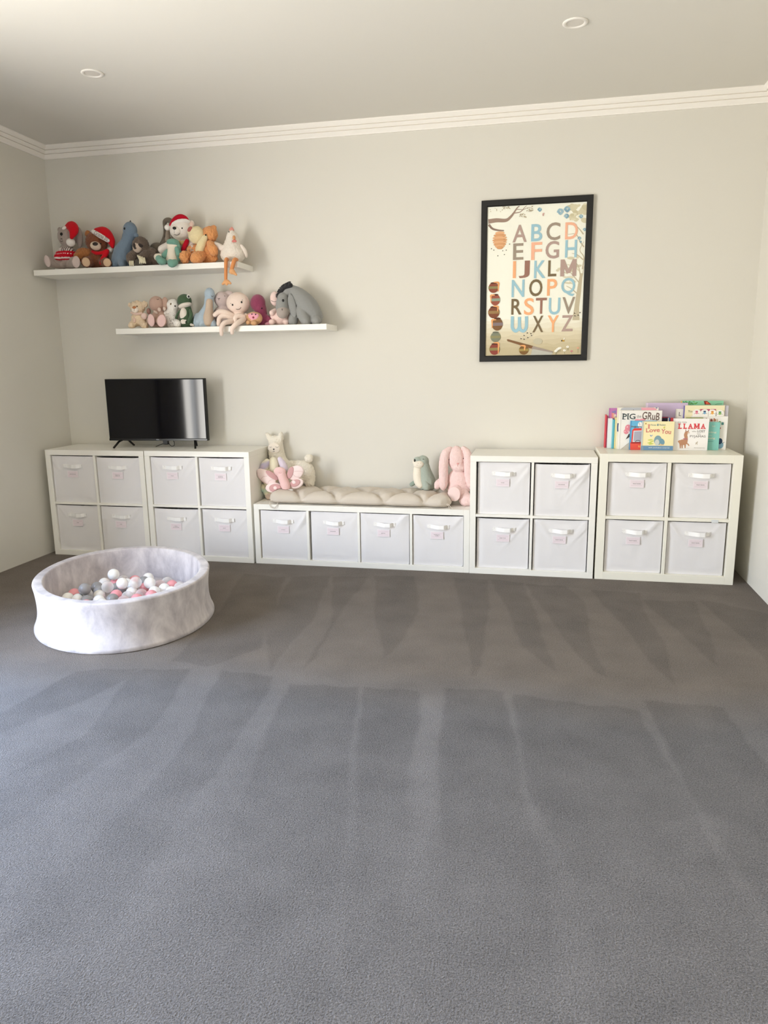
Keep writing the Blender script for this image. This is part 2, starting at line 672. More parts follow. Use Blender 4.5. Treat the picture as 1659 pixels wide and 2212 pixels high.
def bin_front(x0, x1, z0, z1, y, seed, folds):
    """creased front panel of a fabric cube, facing -y"""
    n = 44
    r = random.Random(seed)
    diag = []
    for _ in range(folds):
        side = r.choice((0, 1, 1))
        diag.append((side, r.uniform(-.1, .5), r.uniform(.35, 1.0), r.uniform(.0028, .0070), r.uniform(.02, .055)))
    bm = bmesh.new()
    G = []
    W, H = x1 - x0, z1 - z0
    for j in range(n + 1):
        row = []
        for i in range(n + 1):
            a, c = i / n, j / n
            x, z = x0 + W * a, z0 + H * c
            edge = min(a, 1 - a, c * 1.0, (1 - c) * 1.3)
            k = min(1, edge / 0.12)
            d = 0.006 * k * (0.6 + 0.4 * noise.noise((x * 5, z * 5, seed)))
            for side, off, ln, am, wd in diag:
                # folds drawn from an upper corner down across the cloth
                p = (1 - a if side else a)
                q = 1 - c
                along = (p * 0.62 + q * 0.78)
                across = (p * 0.78 - q * 0.62) + off * 0.35 - 0.05 + 0.03 * noise.noise((along * 3, off * 9, seed))
                d += am * math.exp(-(across / wd) ** 2) * max(0, 1 - along / ln) * min(1, edge / 0.04 + .1)
            d += 0.0018 * k * noise.noise((x * 16, z * 9, seed + 3))
            # slack top edge
            zz = z - (0.006 * math.sin(PI * a) * (c ** 6)) * (seed % 3) / 2
            row.append(bm.verts.new((x, y - d, zz)))
        G.append(row)
    for j in range(n):
        for i in range(n):
            bm.faces.new((G[j][i], G[j][i + 1], G[j + 1][i + 1], G[j + 1][i])).smooth = True
    # cloth sides, base and back of the open cube
    yb = y + (x1 - x0) * 0.98
    t = 0.004
    add_box(bm, x0, x0 + t, y, yb, z0, z1, 0.001)
    add_box(bm, x1 - t, x1, y, yb, z0, z1, 0.001)
    add_box(bm, x0, x1, yb - t, yb, z0, z1, 0.001)
    add_box(bm, x0, x1, y, yb, z0, z0 + t, 0.001)
    add_box(bm, x0 + .001, x1 - .001, y + .0005, y + t, z0, z1 - .003, 0.0005)
    return bm


def make_bin(x0, x1, z0, z1, y, seed, text, label, group, yaw=0.0, folds=3, bulge=0.024):
    cx = (x0 + x1) / 2
    root = empty('storage_bin', (cx, y, z0), label, 'storage bin', group, yaw)
    W, H = x1 - x0, z1 - z0
    bm = bin_front(-W / 2, W / 2, 0, H, 0, seed, folds)
    link('fabric_box', bm_mesh('fabric_box', bm, bin_fabric()), root)
    # webbing handle: stitched flat at both ends, loop standing proud
    r = random.Random(seed * 3 + 1)
    hx = r.uniform(-.004, .006)
    hz = H * 0.79
    hw, hh = 0.073, 0.0125
    path = []
    for k in range(33):
        a = k / 32
        x = hx - hw + 2 * hw * a
        if a < 0.14:
            d = 0.0
        elif a > 0.86:
            d = 0.0
        else:
            q = (a - 0.14) / 0.72
            u_ = min(1, q / 0.62)
            d = bulge * u_ * u_ * (3 - 2 * u_) * (1 if q < 0.9 else max(0.0, (1 - q) / 0.1) ** .6)
        path.append((x, -0.0085 - d))
    bm = bmesh.new()
    th = 0.0016
    fr, bk = [], []
    for k, (x, yy) in enumerate(path):
        sag = 0.002 * math.sin(PI * k / 32)
        fr.append((bm.verts.new((x, yy - th, hz - hh - sag)), bm.verts.new((x, yy - th, hz + hh - sag * .4))))
        bk.append((bm.verts.new((x, yy, hz - hh - sag)), bm.verts.new((x, yy, hz + hh - sag * .4))))
    for k in range(len(path) - 1):
        for q in ((fr[k][0], fr[k + 1][0], fr[k + 1][1], fr[k][1]), (bk[k][0], bk[k][1], bk[k + 1][1], bk[k + 1][0]),
                  (fr[k][1], fr[k + 1][1], bk[k + 1][1], bk[k][1]), (fr[k][0], bk[k][0], bk[k + 1][0], fr[k + 1][0])):
            bm.faces.new(q)
    bm.faces.new((fr[0][0], fr[0][1], bk[0][1], bk[0][0]))
    bm.faces.new((fr[-1][1], fr[-1][0], bk[-1][0], bk[-1][1]))
    # cross stitching on the flat tabs
    mats = [STRAP, ink('#e3dfd9')]
    for xa in (hx - hw + .002, hx + hw - .018):
        c = [(xa, hz - hh + .003), (xa + .016, hz - hh + .003), (xa + .016, hz + hh - .003), (xa, hz + hh - .003)]
        for p, q in ((0, 1), (1, 2), (2, 3), (3, 0), (0, 2)):
            add_tube(bm, [(c[p][0], -0.0085 - th - .0002, c[p][1]), (c[q][0], -0.0085 - th - .0002, c[q][1])], 0.00045, 5, 1)
    link('handle', bm_mesh('handle', bm, mats), root)
    # name card
    px = hx - 0.004 + r.uniform(-.004, .004)
    cw, chh = 0.0415, 0.0245
    cz = H * 0.615
    pr = Print(-0.0105)
    bm2 = pr.bm
    add_box(bm2, px - cw, px + cw, -0.0105, -0.0085, cz - chh, cz + chh, 0.0)
    pr.mi('#f3edf0')
    pr.rect(px - cw + .003, px + cw - .001, cz - chh + .002, cz + chh - .003, CARD_PINK, 1)
    for dz in (-0.0105, 0.0105):
        pr.rect(px - cw + .010, px + cw - .010, cz + dz - .0004, cz + dz + .0004, '#bfa0ac', 2)
    lines = text.split('/')
    for k, s in enumerate(lines):
        zc = cz + (0.0036 if len(lines) == 2 else 0) - k * 0.0072
        hwid = min(0.030, 0.0021 * len(s))
        pr.text(s, px - hwid, px + hwid, zc - 0.0024, zc + 0.0024, '#5b4c50', 2, 0.01)
    link('name_card', pr.mesh('name_card'), root)
    return root


def make_unit(name, x0, w, h, y0, d, cols, rows, outer, inner, mat, label, top_over, cat='storage unit'):
    """open cube storage unit; every board is a part. returns the openings [(x0,x1,z0,z1)] row by row from the top"""
    root = empty(name, (x0 + w / 2, y0 + d / 2, 0), label, cat)
    X0, X1, Y0, Y1 = -w / 2, w / 2, -d / 2, d / 2
    b = 0.0012
    if top_over:
        box_obj('top_panel', X0, X1, Y0, Y1, h - outer, h, mat, root, b)
        box_obj('bottom_panel', X0, X1, Y0, Y1, 0, outer, mat, root, b)
        box_obj('side_panel', X0, X0 + outer, Y0, Y1, outer, h - outer, mat, root, b)
        box_obj('side_panel', X1 - outer, X1, Y0, Y1, outer, h - outer, mat, root, b)
    else:
        box_obj('side_panel', X0, X0 + outer, Y0, Y1, 0, h, mat, root, b)
        box_obj('side_panel', X1 - outer, X1, Y0, Y1, 0, h, mat, root, b)
        box_obj('top_panel', X0 + outer, X1 - outer, Y0, Y1, h - outer, h, mat, root, b)
        box_obj('bottom_panel', X0 + outer, X1 - outer, Y0, Y1, 0, outer, mat, root, b)
    cw = (w - 2 * outer - inner * (cols - 1)) / cols
    ch = (h - 2 * outer - inner * (rows - 1)) / rows
    xs = [X0 + outer + k * (cw + inner) for k in range(cols)]
    zs = [outer + k * (ch + inner) for k in range(rows)]
    yi = Y0 + 0.0015
    if top_over or rows == 1:
        for k in range(rows - 1):
            box_obj('shelf', X0 + outer, X1 - outer, yi, Y1, zs[k] + ch, zs[k] + ch + inner, mat, root, b)
        for k in range(cols - 1):
            for j in range(rows):
                box_obj('divider', xs[k] + cw, xs[k] + cw + inner, yi, Y1, zs[j], zs[j] + ch, mat, root, b)
    else:
        for k in range(cols - 1):
            box_obj('divider', xs[k] + cw, xs[k] + cw + inner, yi, Y1, outer, h - outer, mat, root, b)
        for k in range(rows - 1):
            for j in range(cols):
                box_obj('shelf', xs[j], xs[j] + cw, yi, Y1, zs[k] + ch, zs[k] + ch + inner, mat, root, b)
    gx = x0 + w / 2
    return root, [[(xs[i] + gx, xs[i] + cw + gx, zs[j], zs[j] + ch) for i in range(cols)] for j in reversed(range(rows))]


units = [
    ('storage_unit', -0.561, .766, .765, -.4, 2, 2, .037, .0165, WHITE, 'white four-cube storage unit at the left wall, under the left half of the television', True),
    ('storage_unit', 0.2115, .7665, .767, -.4, 2, 2, .037, .0165, WHITE, 'white four-cube storage unit under the right half of the television', True),
    ('storage_bench', 0.9925, 1.4585, .4145, -.397, 4, 1, .037, .0165, WHITE, 'low white four-cube storage bench under the beige cushion', False),
    ('storage_unit', 2.4525, .769, .7625, -.401, 2, 2, .037, .0165, WHITE, 'white four-cube storage unit with a bare top, right of the pink bunny', True),
    ('storage_unit', 3.2325, .803, .785, -.401, 2, 2, .049, .018, WHITE2, 'thicker framed white four-cube storage unit carrying the picture books', False)]
texts = [
    (('HAIRDRESSING', 'MEDICAL &/DRESS UP'), ('CARS', 'FARM')),
    (('DOLLS', 'MAGNETIC/TRAIN SET'), ('DOLLS/ACCESSORIES', 'CRAFT')),
    (('ANIMALS', 'DINOSAURS', 'BLOCKS', 'PUZZLES &/GAMES'),),
    (('MUSIC', 'FIGURINES'), ('BABY TOYS', 'TEDDY BEARS')),
    (('TEDDY BEARS', 'TEDDY BEARS'), ('TEDDY BEARS', 'TEDDY BEARS'))]
where = ['leftmost unit, under the left half of the television', 'unit under the right half of the television', 'low bench',
         'bare topped unit right of the pink bunny', 'unit below the picture books']
short = ['leftmost unit', 'unit under the television\'s right half', 'low bench', 'unit with the bare top', 'unit under the picture books']
# small shifts of each bin in its opening: (left gap, right gap, top gap, set back)
gaps = {
    (0, 0, 0): (.007, .004, .007, .012, 2), (0, 0, 1): (.006, .004, .012, .012, 3), (0, 1, 0): (.004, .004, .006, .016, 1), (0, 1, 1): (.006, .004, .006, .012, 3),
    (1, 0, 0): (.004, .004, .006, .012, 3), (1, 0, 1): (.008, .003, .007, .012, 4), (1, 1, 0): (.003, .005, .012, .014, 3), (1, 1, 1): (.010, .003, .008, .012, 3),
    (2, 0, 0): (.006, .004, .006, .014, 4), (2, 0, 1): (.012, .003, .006, .016, 2), (2, 0, 2): (.004, .006, .004, .010, 5), (2, 0, 3): (.004, .004, .008, .014, 5),
    (3, 0, 0): (.010, .008, .005, .024, 4), (3, 0, 1): (.006, .006, .010, .016, 6), (3, 1, 0): (.008, .006, .010, .024, 1), (3, 1, 1): (.006, .006, .006, .018, 6),
    (4, 0, 0): (.008, .005, .006, .026, 3), (4, 0, 1): (.012, .008, .006, .026, 2), (4, 1, 0): (.006, .005, .006, .020, 2), (4, 1, 1): (.006, .010, .008, .022, 4)}
for ui, (nm, x0, w_, h_, y0, cols, rows, outer, inner, mat, lab, over) in enumerate(units):
    root, cells = make_unit(nm, x0, w_, h_, y0, .388, cols, rows, outer, inner, mat, lab, over, 'storage bench' if rows == 1 else 'storage unit')
    for ri, row in enumerate(cells):
        for ci, (a, b_, c, d_) in enumerate(row):
            g = gaps[(ui, ri, ci)]
            t = texts[ui][ri][ci]
            if rows == 1:
                pos = ('first', 'second', 'third', 'fourth')[ci] + ' white fabric bin from the left in the low bench'
            else:
                pos = 'white fabric bin at %s %s of the %s' % (('top', 'bottom')[ri], ('left', 'right')[ci], where[ui] if ui != 0 else short[0])
            make_bin(a + g[0], b_ - g[1], c + .0005, d_ - g[2], y0 + g[3], ui * 11 + ri * 5 + ci * 2 + 3, t, pos,
                     'white fabric storage bins', 0.0, g[4], 0.021 if ui < 2 else 0.027)
    if ui == 4:
        # torn bit of silver tape on the middle shelf edge
        q = cells[0][1]
        box_obj('tape_tab', q[0] + .245 - (x0 + w_ / 2), q[0] + .283 - (x0 + w_ / 2), -.388 / 2 - .0010, -.388 / 2 + .001, q[2] - .022, q[2] - .003,
                gloss('#d9dde0', 0.35), root, 0.0004)

# ------------------------------------------------------------------ wall shelves
for (x0, x1, z1, yf, lab) in ((-0.603, 0.912, 2.0, -.263, 'long white floating shelf, the upper one, reaching the left corner'),
                              (-0.010, 1.501, 1.592, -.262, 'long white floating shelf, the lower one, below the chicken\'s feet')):
    o = box_obj('floating_shelf', x0, x1, yf, -0.0005, z1 - .037, z1, WHITE, None, 0.0012)
    tag(o, lab, 'shelf', 'floating wall shelves')

# ------------------------------------------------------------------ television
tv = empty('television', (0.214, -0.19, 0.7685), 'black flat screen television on two splayed feet, on the left storage units', 'television', None, math.radians(3.5))
BLK = gloss('#08080a', 0.22)
bm = bmesh.new()
add_box(bm, -.369, .369, -.012, .03, .047, .482, 0.003, 0, 2)
add_box(bm, -.25, .25, .03, .07, .08, .33, 0.012, 0, 2)
link('casing', bm_mesh('casing', bm, [paint('tv_casing', '#08080a', 0.5)]), tv)
scr, b_, nt_ = base_mat('screen_glass', '#010106', 0.06, 0.36)
add_bump(nt_, b_, 8, 0.002, 0.001)
box_obj('screen', -.361, .361, -.0135, -.011, .064, .475, scr, tv, 0.0005)
box_obj('bottom_bezel', -.3688, .3688, -.0155, -.011, .0475, .0625, gloss('#0c0c10', 0.25), tv, 0.001)
pr = Print(-.0157)
pr.text('TCL', -.012, .012, .0525, .0585, '#b9bcc2', 1, 0.02)
link('maker_mark', pr.mesh('maker_mark'), tv)
for sx in (-1, 1):
    fo = bmesh.new()
    for (dy, dx) in ((-.088, .036), (.088, -.026)):
        A = Vector((sx * .268, .008, .056)); B = Vector((sx * (.268 + dx), .008 + dy, .004))
        m_ = (A + B) / 2 + Vector((0, 0, .012))
        pts = [A, m_, B]
        for p, q in zip(pts, pts[1:]):
            dd = (q - p)
            g = bmesh.ops.create_cube(fo, size=1)
            M = Matrix.Translation((p + q) / 2) @ dd.to_track_quat('Z', 'Y').to_matrix().to_4x4() @ Matrix.Diagonal((.013, .009, dd.length + .006, 1))
            bmesh.ops.transform(fo, matrix=M, verts=g['verts'])
    link('foot', bm_mesh('foot', fo, BLK), tv)
# receiver block hanging under the middle and its cable loop
box_obj('plug_block', .030, .066, -.002, .025, .018, .049, BLK, tv, 0.003)
tube_obj('cable', spline([(.048, .012, .02), (.02, .012, .022), (-.02, .0, .006), (-.03, .01, .004)], 8), .0026, BLK, tv)
tube_obj('cable', spline([(.066, .012, .03), (.09, .0, .008), (.112, .0, .012), (.112, .006, .035), (.10, .01, .05)], 8), .0024, BLK, tv)
tag(bpy.data.objects['maker_mark'], None)

# ------------------------------------------------------------------ bench cushion
def make_cushion():
    X0, X1, Y0, Y1 = 1.085, 2.325, -.385, -.045
    zb = 0.4155
    nx, ny = 150, 46
    fx = [1.10, 1.325, 1.575, 1.895, 2.16, 2.31]
    F = [Vector((x, Y0, 0)) for x in fx]
    B = [Vector((x + .0, Y1, 0)) for x in fx]
    ym = (Y0 + Y1) / 2
    M = [Vector(((fx[i] + fx[i + 1]) / 2, ym, 0)) for i in range(len(fx) - 1)]
    segs = []
    for i in range(1, 5):
        for T_ in (F, B):
            segs += [(T_[i], M[i - 1]), (T_[i], M[i])]

    def dseg(p, a, b):
        ab = b - a
        t = max(0, min(1, (p - a).dot(ab) / ab.length_squared))
        return (p - a - ab * t).length
    bm = bmesh.new()
    T_, U_ = [], []
    for j in range(ny + 1):
        ra, rb = [], []
        for i in range(nx + 1):
            a, c = i / nx, j / ny
            x, y = X0 + (X1 - X0) * a, Y0 + (Y1 - Y0) * c
            p = Vector((x, y, 0))
            dc = min(dseg(p, s, t) for s, t in segs)
            dt = min((p - m).length for m in M[1:4])
            dp = min((p - q).length for q in F[1:5] + B[1:5])
            de = min(x - X0, X1 - x, y - Y0, Y1 - y)
            e = math.sqrt(max(0, 1 - (1 - min(1, de / .075)) ** 2))
            puff = 1 - 0.46 * math.exp(-(dc / .011)) - 0.10 * math.exp(-(dc / .05) ** 2)
            tuft = 1 - 0.62 * math.exp(-(dt / .03) ** 1.5)
            pin = 1 - 0.45 * math.exp(-(dp / .03) ** 2)
            wr = 0.003 * noise.noise((x * 26, y * 12, 2)) + 0.0022 * noise.noise((x * 60, y * 30, 7)) + .004 * math.exp(-dp / .05) * math.sin(x * 190)
            top = zb + .026 + .062 * e * puff * tuft * pin + wr * e
            bot = zb + .026 - .0255 * e * (1 - 0.5 * math.exp(-(dp / .03) ** 2))
            # scalloped outline
            k = (1 - min(1, de / .05))
            sc = k * (0.020 * math.exp(-(min(abs(x - q) for q in fx[1:5]) / .03) ** 2) - 0.006)
            yy = y + (sc if c < .5 else -sc)
            cornr = max(0, 1 - (min(abs(x - X0), abs(X1 - x)) / .06)) * max(0, 1 - min(abs(y - Y0), abs(Y1 - y)) / .06)
            yy += (0.03 if c < .5 else -0.03) * cornr
            xx = x + (0.02 if a < .5 else -0.02) * cornr
            ra.append(bm.verts.new((xx, yy, top)))
            edge = i in (0, nx) or j in (0, ny)
            rb.append(ra[-1] if edge else bm.verts.new((xx, yy, bot)))
        T_.append(ra); U_.append(rb)
    for j in range(ny):
        for i in range(nx):
            bm.faces.new((T_[j][i], T_[j][i + 1], T_[j + 1][i + 1], T_[j + 1][i])).smooth = True
            q = (U_[j][i], U_[j + 1][i], U_[j + 1][i + 1], U_[j][i + 1])
            try:
                bm.faces.new(q).smooth = True
            except ValueError:
                pass
    rim = [v.co.copy() for v in T_[0]]
    rim2 = [T_[j][nx].co.copy() for j in range(ny + 1)]
    bmesh.ops.recalc_face_normals(bm, faces=bm.faces)
    cm, b, nt = base_mat('cushion_cotton', '#cdc3b6', 0.9, 0.1)
    b.inputs['Sheen Weight'].default_value = 0.1
    add_bump(nt, b, 700, 0.15, 0.001)
    root = empty('seat_cushion', ((X0 + X1) / 2, (Y0 + Y1) / 2, zb), 'long beige tufted seat cushion lying on the low storage bench', 'cushion')
    L = -root.location
    link('pad', bm_mesh('pad', bm, cm), root, L)
    tube_obj('piping', [p + Vector((0, -.0005, -.003)) for p in rim[::2]], 0.0022, cm, root, 6, False, L)
    # tie cords
    p = Vector((1.125, -.365, zb + .022))
    loop = spline([p, p + Vector((-.014, -.032, -.006)), p + Vector((-.006, -.044, -.034)), p + Vector((.018, -.044, -.045)),
                   p + Vector((.040, -.042, -.024)), p + Vector((.045, -.028, -.004))], 8)
    tube_obj('tie_cord', loop, .0022, cm, root, 6, False, L)
    q = Vector((2.292, -.355, zb + .028))
    tube_obj('tie_cord', spline([q, q + Vector((.018, -.016, -.006)), q + Vector((.026, -.020, -.0245)), q + Vector((.030, -.022, -.0255))], 6), .002, cm, root, 6, False, L)
    tube_obj('tie_cord', spline([q, q + Vector((.022, -.012, -.002)), q + Vector((.036, -.012, -.020)), q + Vector((.044, -.012, -.0255))], 6), .002, cm, root, 6, False, L)


make_cushion()

# ------------------------------------------------------------------ ball pit
PC = Vector((0.686, -1.513, 0))
PA, PB, PH = 0.569, 0.453, 0.25
PANG = math.atan2(-0.875, 0.485)


def pit_xy(t, ra, rb):
    c, s = math.cos(PANG), math.sin(PANG)
    a, b = ra * math.cos(t), rb * math.sin(t)
    return (a * c - b * s, a * s + b * c)


def make_pit():
    m, b, nt = base_mat('pit_velvet', '#d9d2d2', 0.8, 0.2)
    b.inputs['Sheen Weight'].default_value = 0.35
    b.inputs['Sheen Roughness'].default_value = 0.35
    tc = nt.nodes.new('ShaderNodeTexCoord')
    mp = nt.nodes.new('ShaderNodeMapping')
    mp.inputs['Scale'].default_value = (1, 1, 0.6)
    n = nt.nodes.new('ShaderNodeTexNoise')
    n.inputs['Scale'].default_value = 9
    n.inputs['Detail'].default_value = 6
    n.inputs['Roughness'].default_value = 0.62
    n.inputs['Distortion'].default_value = 0.25
    nt.links.new(tc.outputs['Object'], mp.inputs['Vector'])
    nt.links.new(mp.outputs['Vector'], n.inputs['Vector'])
    cr = nt.nodes.new('ShaderNodeValToRGB')
    cr.color_ramp.elements[0].position = 0.33
    cr.color_ramp.elements[0].color = rgb('#aaa4a8')
    cr.color_ramp.elements[1].position = 0.66
    cr.color_ramp.elements[1].color = rgb('#dcd6d6')
    nt.links.new(n.outputs[0], cr.inputs['Fac'])
    nt.links.new(cr.outputs['Color'], b.inputs['Base Color'])
    bp = nt.nodes.new('ShaderNodeBump')
    bp.inputs['Strength'].default_value = 0.3
    bp.inputs['Distance'].default_value = 0.008
    nt.links.new(n.outputs[0], bp.inputs['Height'])
    nt.links.new(bp.outputs['Normal'], b.inputs['Normal'])
    # profile: (offset from outer line, height)
    prof = []
    for k in range(13):
        z = k / 12
        prof.append((-0.002 + 0.026 * abs(2 * z - 1) ** 2.2 * (1.0 if z < .5 else 0.45) - 0.012, 0.004 + z * (PH - 0.014)))
    for k in range(1, 6):
        a = PI / 2 * k / 5
        prof.append((prof[12][0] - 0.010 + 0.010 * math.cos(a), PH - 0.010 + 0.010 * math.sin(a)))
    prof.append((-0.046, PH))
    for k in range(1, 6):
        a = PI / 2 * k / 5
        prof.append((-0.046 - 0.009 * math.sin(a), PH - 0.009 + 0.009 * math.cos(a)))
    prof += [(-0.056, PH - .06), (-0.058, 0.16), (-0.060, .10), (-0.060, 0.03)]
    prof = [(-0.03, 0.001), (-0.004, 0.001)] + prof + [(-.058, .002)]
    N = 128
    bm = bmesh.new()
    rings = []
    for off, z in prof:
        R = []
        for k in range(N):
            t = 2 * PI * k / N
            x, y = pit_xy(t, PA + off, PB + off)
            w = 1 + 0.004 * noise.noise((math.cos(t) * 2, math.sin(t) * 2, z * 5))
            R.append(bm.verts.new((x * w, y * w, z)))
        rings.append(R)
    for A, B in zip(rings, rings[1:] + rings[:1]):
        for k in range(N):
            bm.faces.new((A[k], A[(k + 1) % N], B[(k + 1) % N], B[k])).smooth = True
    bmesh.ops.recalc_face_normals(bm, faces=bm.faces)
    root = empty('ball_pit', PC, 'oval ball pit covered in pale grey lilac velvet standing on the carpet', 'ball pit')
    link('foam_wall', bm_mesh('foam_wall', bm, m), root)
    bm = bmesh.new()
    R0 = [bm.verts.new(pit_xy(2 * PI * k / N, PA - .064, PB - .064) + (0.002,)) for k in range(N)]
    R1 = [bm.verts.new(pit_xy(2 * PI * k / N, PA - .064, PB - .064) + (PADZ,)) for k in range(N)]
    for k in range(N):
        bm.faces.new((R0[k], R0[(k + 1) % N], R1[(k + 1) % N], R1[k]))
    bm.faces.new(R1)
    bm.faces.new(list(reversed(R0)))
    link('base_cushion', bm_mesh('base_cushion', bm, m), root)


PADZ = 0.068
make_pit()
BR = 0.0325


def ball_mats():
    d = {}
    for k, h in (('w', '#faf9f7'), ('g', '#9b9a9b'), ('p', '#f0a3aa')):
        m, b, nt = base_mat('ball_' + k, h, 0.22, 0.5)
        b.inputs['Subsurface Weight'].default_value = 0.25 if k == 'w' else 0.0
        b.inputs['Subsurface Radius'].default_value = (.02, .018, .016)
        b.inputs['Subsurface Scale'].default_value = 0.5
        add_bump(nt, b, 30, 0.02, 0.001)
        d[k] = m
    for k, h in (('c', '#f2efec'), ('k', '#f3dcdc')):
        m = bpy.data.materials.new('ball_clear_' + k)
        m.use_nodes = True
        nt = m.node_tree
        b = nt.nodes['Principled BSDF']
        b.inputs['Base Color'].default_value = rgb(h)
        b.inputs['Roughness'].default_value = 0.18
        b.inputs['Alpha'].default_value = 0.5
        fr = nt.nodes.new('ShaderNodeLayerWeight')
        fr.inputs['Blend'].default_value = 0.35
        mr = nt.nodes.new('ShaderNodeMapRange')
        mr.inputs['To Min'].default_value = 0.30
        mr.inputs['To Max'].default_value = 0.85
        nt.links.new(fr.outputs['Facing'], mr.inputs['Value'])
        nt.links.new(mr.outputs['Result'], b.inputs['Alpha'])
        d[k] = m
    return d


def make_balls():
    mats = ball_mats()
    low = [('p', 180, 330, 'pink ball at the left end of the ball pit'), ('w', 235, 400, 'white ball low in front of the grey ball at the pit\'s left end'),
           ('g', 345, 420, 'grey ball half behind the front rim, left part of the pit'), ('w', 515, 350, 'white ball right of the left grey ball, above another white one'),
           ('w', 512, 420, 'white ball half behind the front rim, left of the dark grey one'), ('g', 690, 400, 'grey ball half behind the front rim below the bright pink one'),
           ('p', 740, 345, 'bright pink ball in the middle front of the pit'), ('c', 890, 365, 'clear ball half behind the front rim right of the bright pink one'),
           ('k', 1075, 335, 'clear pinkish ball half behind the front rim'), ('w', 1245, 300, 'white ball low by the front rim at the pit\'s right'),
           ('p', 1130, 245, 'pink ball under the white and clear balls on the right'), ('g', 520, 285, 'grey ball peeping out left of the clear ball'),
           ('g', 485, 240, 'grey ball in shade at the back left of the pit'), ('g', 740, 255, 'grey ball between the clear ball and the big white one'),
           ('p', 720, 200, 'pink ball behind the left clear ball'),
           ('w', 905, 185, 'white ball behind the big white one in the middle'), ('p', 970, 160, 'pink ball at the back behind the right clear ball'),
           ('g', 1105, 165, 'grey ball at the back left of the right hand white ball'), ('k', 1320, 215, 'clear pinkish ball left of the rightmost pink one'),
           ('p', 1480, 215, 'rightmost pink ball in the ball pit'), ('p', 1205, 350, 'pink ball hidden but for its top behind the right rim'),
           ('w', 1470, 300, 'rightmost white ball behind the front rim')]
    top = [('g', 322, 275, 'large looking grey ball on top at the left of the pit'), ('c', 625, 228, 'clear ball on top left of the middle'),
           ('w', 707, 103, 'topmost white ball at the back of the pile'), ('w', 820, 200, 'white ball on top in the middle of the pile'),
           ('c', 1000, 200, 'clear ball on top right of the middle white one'), ('w', 1183, 165, 'white ball on top at the right of the pile')]
    zl = PADZ + BR + .0012

    def limit(p, s):
        d = Vector((p[0] - PC.x, p[1] - PC.y))
        c, q = math.cos(-PANG), math.sin(-PANG)
        a, b = d.x * c - d.y * q, d.x * q + d.y * c
        n = math.hypot(a / (PA - .064 - BR), b / (PB - .064 - BR))
        if n > 1:
            a, b = a / n, b / n
        c, q = math.cos(PANG), math.sin(PANG)
        return [PC.x + a * c - b * q, PC.y + a * q + b * c], n
    L = [[*atz(130 + X / 6.144, 1230 + Y / 6.144, zl)[:2], k, lab] for k, X, Y, lab in low]
    D = 2 * BR + .0004
    for it in range(300):
        for i in range(len(L)):
            for j in range(i):
                dx, dy = L[i][0] - L[j][0], L[i][1] - L[j][1]
                r = math.hypot(dx, dy) or 1e-6
                if r < D:
                    s = (D - r) / 2 / r
                    L[i][0] += dx * s; L[i][1] += dy * s; L[j][0] -= dx * s; L[j][1] -= dy * s
        for b in L:
            b[:2] = limit(b, 1)[0]
    r = random.Random(4)
    fw = bpy.data.objects['foam_wall']
    wall = BVHTree.FromPolygons([v.co + PC for v in fw.data.vertices], [tuple(p.vertices) for p in fw.data.polygons])
    fill = []
    for _ in range(6000):
        t, q = r.uniform(0, 2 * PI), math.sqrt(r.random())
        x, y = pit_xy(t, (PA - .064 - BR) * q, (PB - .064 - BR) * q)
        x += PC.x; y += PC.y
        if all(math.hypot(x - b[0], y - b[1]) > D for b in L) and all(math.hypot(x - b[0], y - b[1]) > D for b in fill):
            # keep those under the front rim and those bedded among the others
            d = Vector((x, y, zl + BR)) - CAM
            h = wall.ray_cast(CAM, d.normalized())
            if (h[0] is not None and h[3] < d.length) or sum(math.hypot(x - b[0], y - b[1]) < .088 for b in L) >= 2:
                fill.append([x, y, r.choice('wwgpcwk')])
    tops = []
    allb = [(b[0], b[1], zl) for b in L] + [(b[0], b[1], zl) for b in fill]
    Tt = [[*atz(130 + X / 6.144, 1230 + Y / 6.144, zl + .048)[:2], zl + .048, k, lab] for k, X, Y, lab in top]
    for it in range(60):
        for i in range(len(Tt)):
            for j in range(i):
                dx, dy = Tt[i][0] - Tt[j][0], Tt[i][1] - Tt[j][1]
                q = math.hypot(dx, dy) or 1e-6
                if q < D:
                    u_ = (D - q) / 2 / q
                    Tt[i][0] += dx * u_; Tt[i][1] += dy * u_; Tt[j][0] -= dx * u_; Tt[j][1] -= dy * u_
        for b in Tt:
            b[:2] = limit(b, 1)[0]
    for b in Tt:
        b[2] = max([zl] + [bz + math.sqrt(max(0, D * D - (b[0] - bx) ** 2 - (b[1] - by) ** 2)) for bx, by, bz in allb if math.hypot(b[0] - bx, b[1] - by) < D])
        tops.append(tuple(b))
    bm = bmesh.new()
    add_ball(bm, (0, 0, 0), BR, 4)
    names = {'w': 'white', 'g': 'grey', 'p': 'pink', 'c': 'clear', 'k': 'clear pinkish'}
    meshes = {}
    base = bm_mesh('play_ball', bm, [], True)
    for k in mats:
        me = base.copy()
        me.materials.append(mats[k])
        meshes[k] = me
    for b in L:
        tag(link('play_ball', meshes[b[2]], None, (b[0], b[1], zl)), b[3], 'ball', 'plastic balls in the ball pit')
    for b in tops:
        tag(link('play_ball', meshes[b[3]], None, b[:3]), b[4], 'ball', 'plastic balls in the ball pit')
    for b in fill:
        tag(link('play_ball', meshes[b[2]], None, (b[0], b[1], zl)), names[b[2]] + ' plastic ball lying mostly hidden in the pit\'s bottom layer', 'ball',
            'hidden %s balls in the ball pit' % names[b[2]])


make_balls()
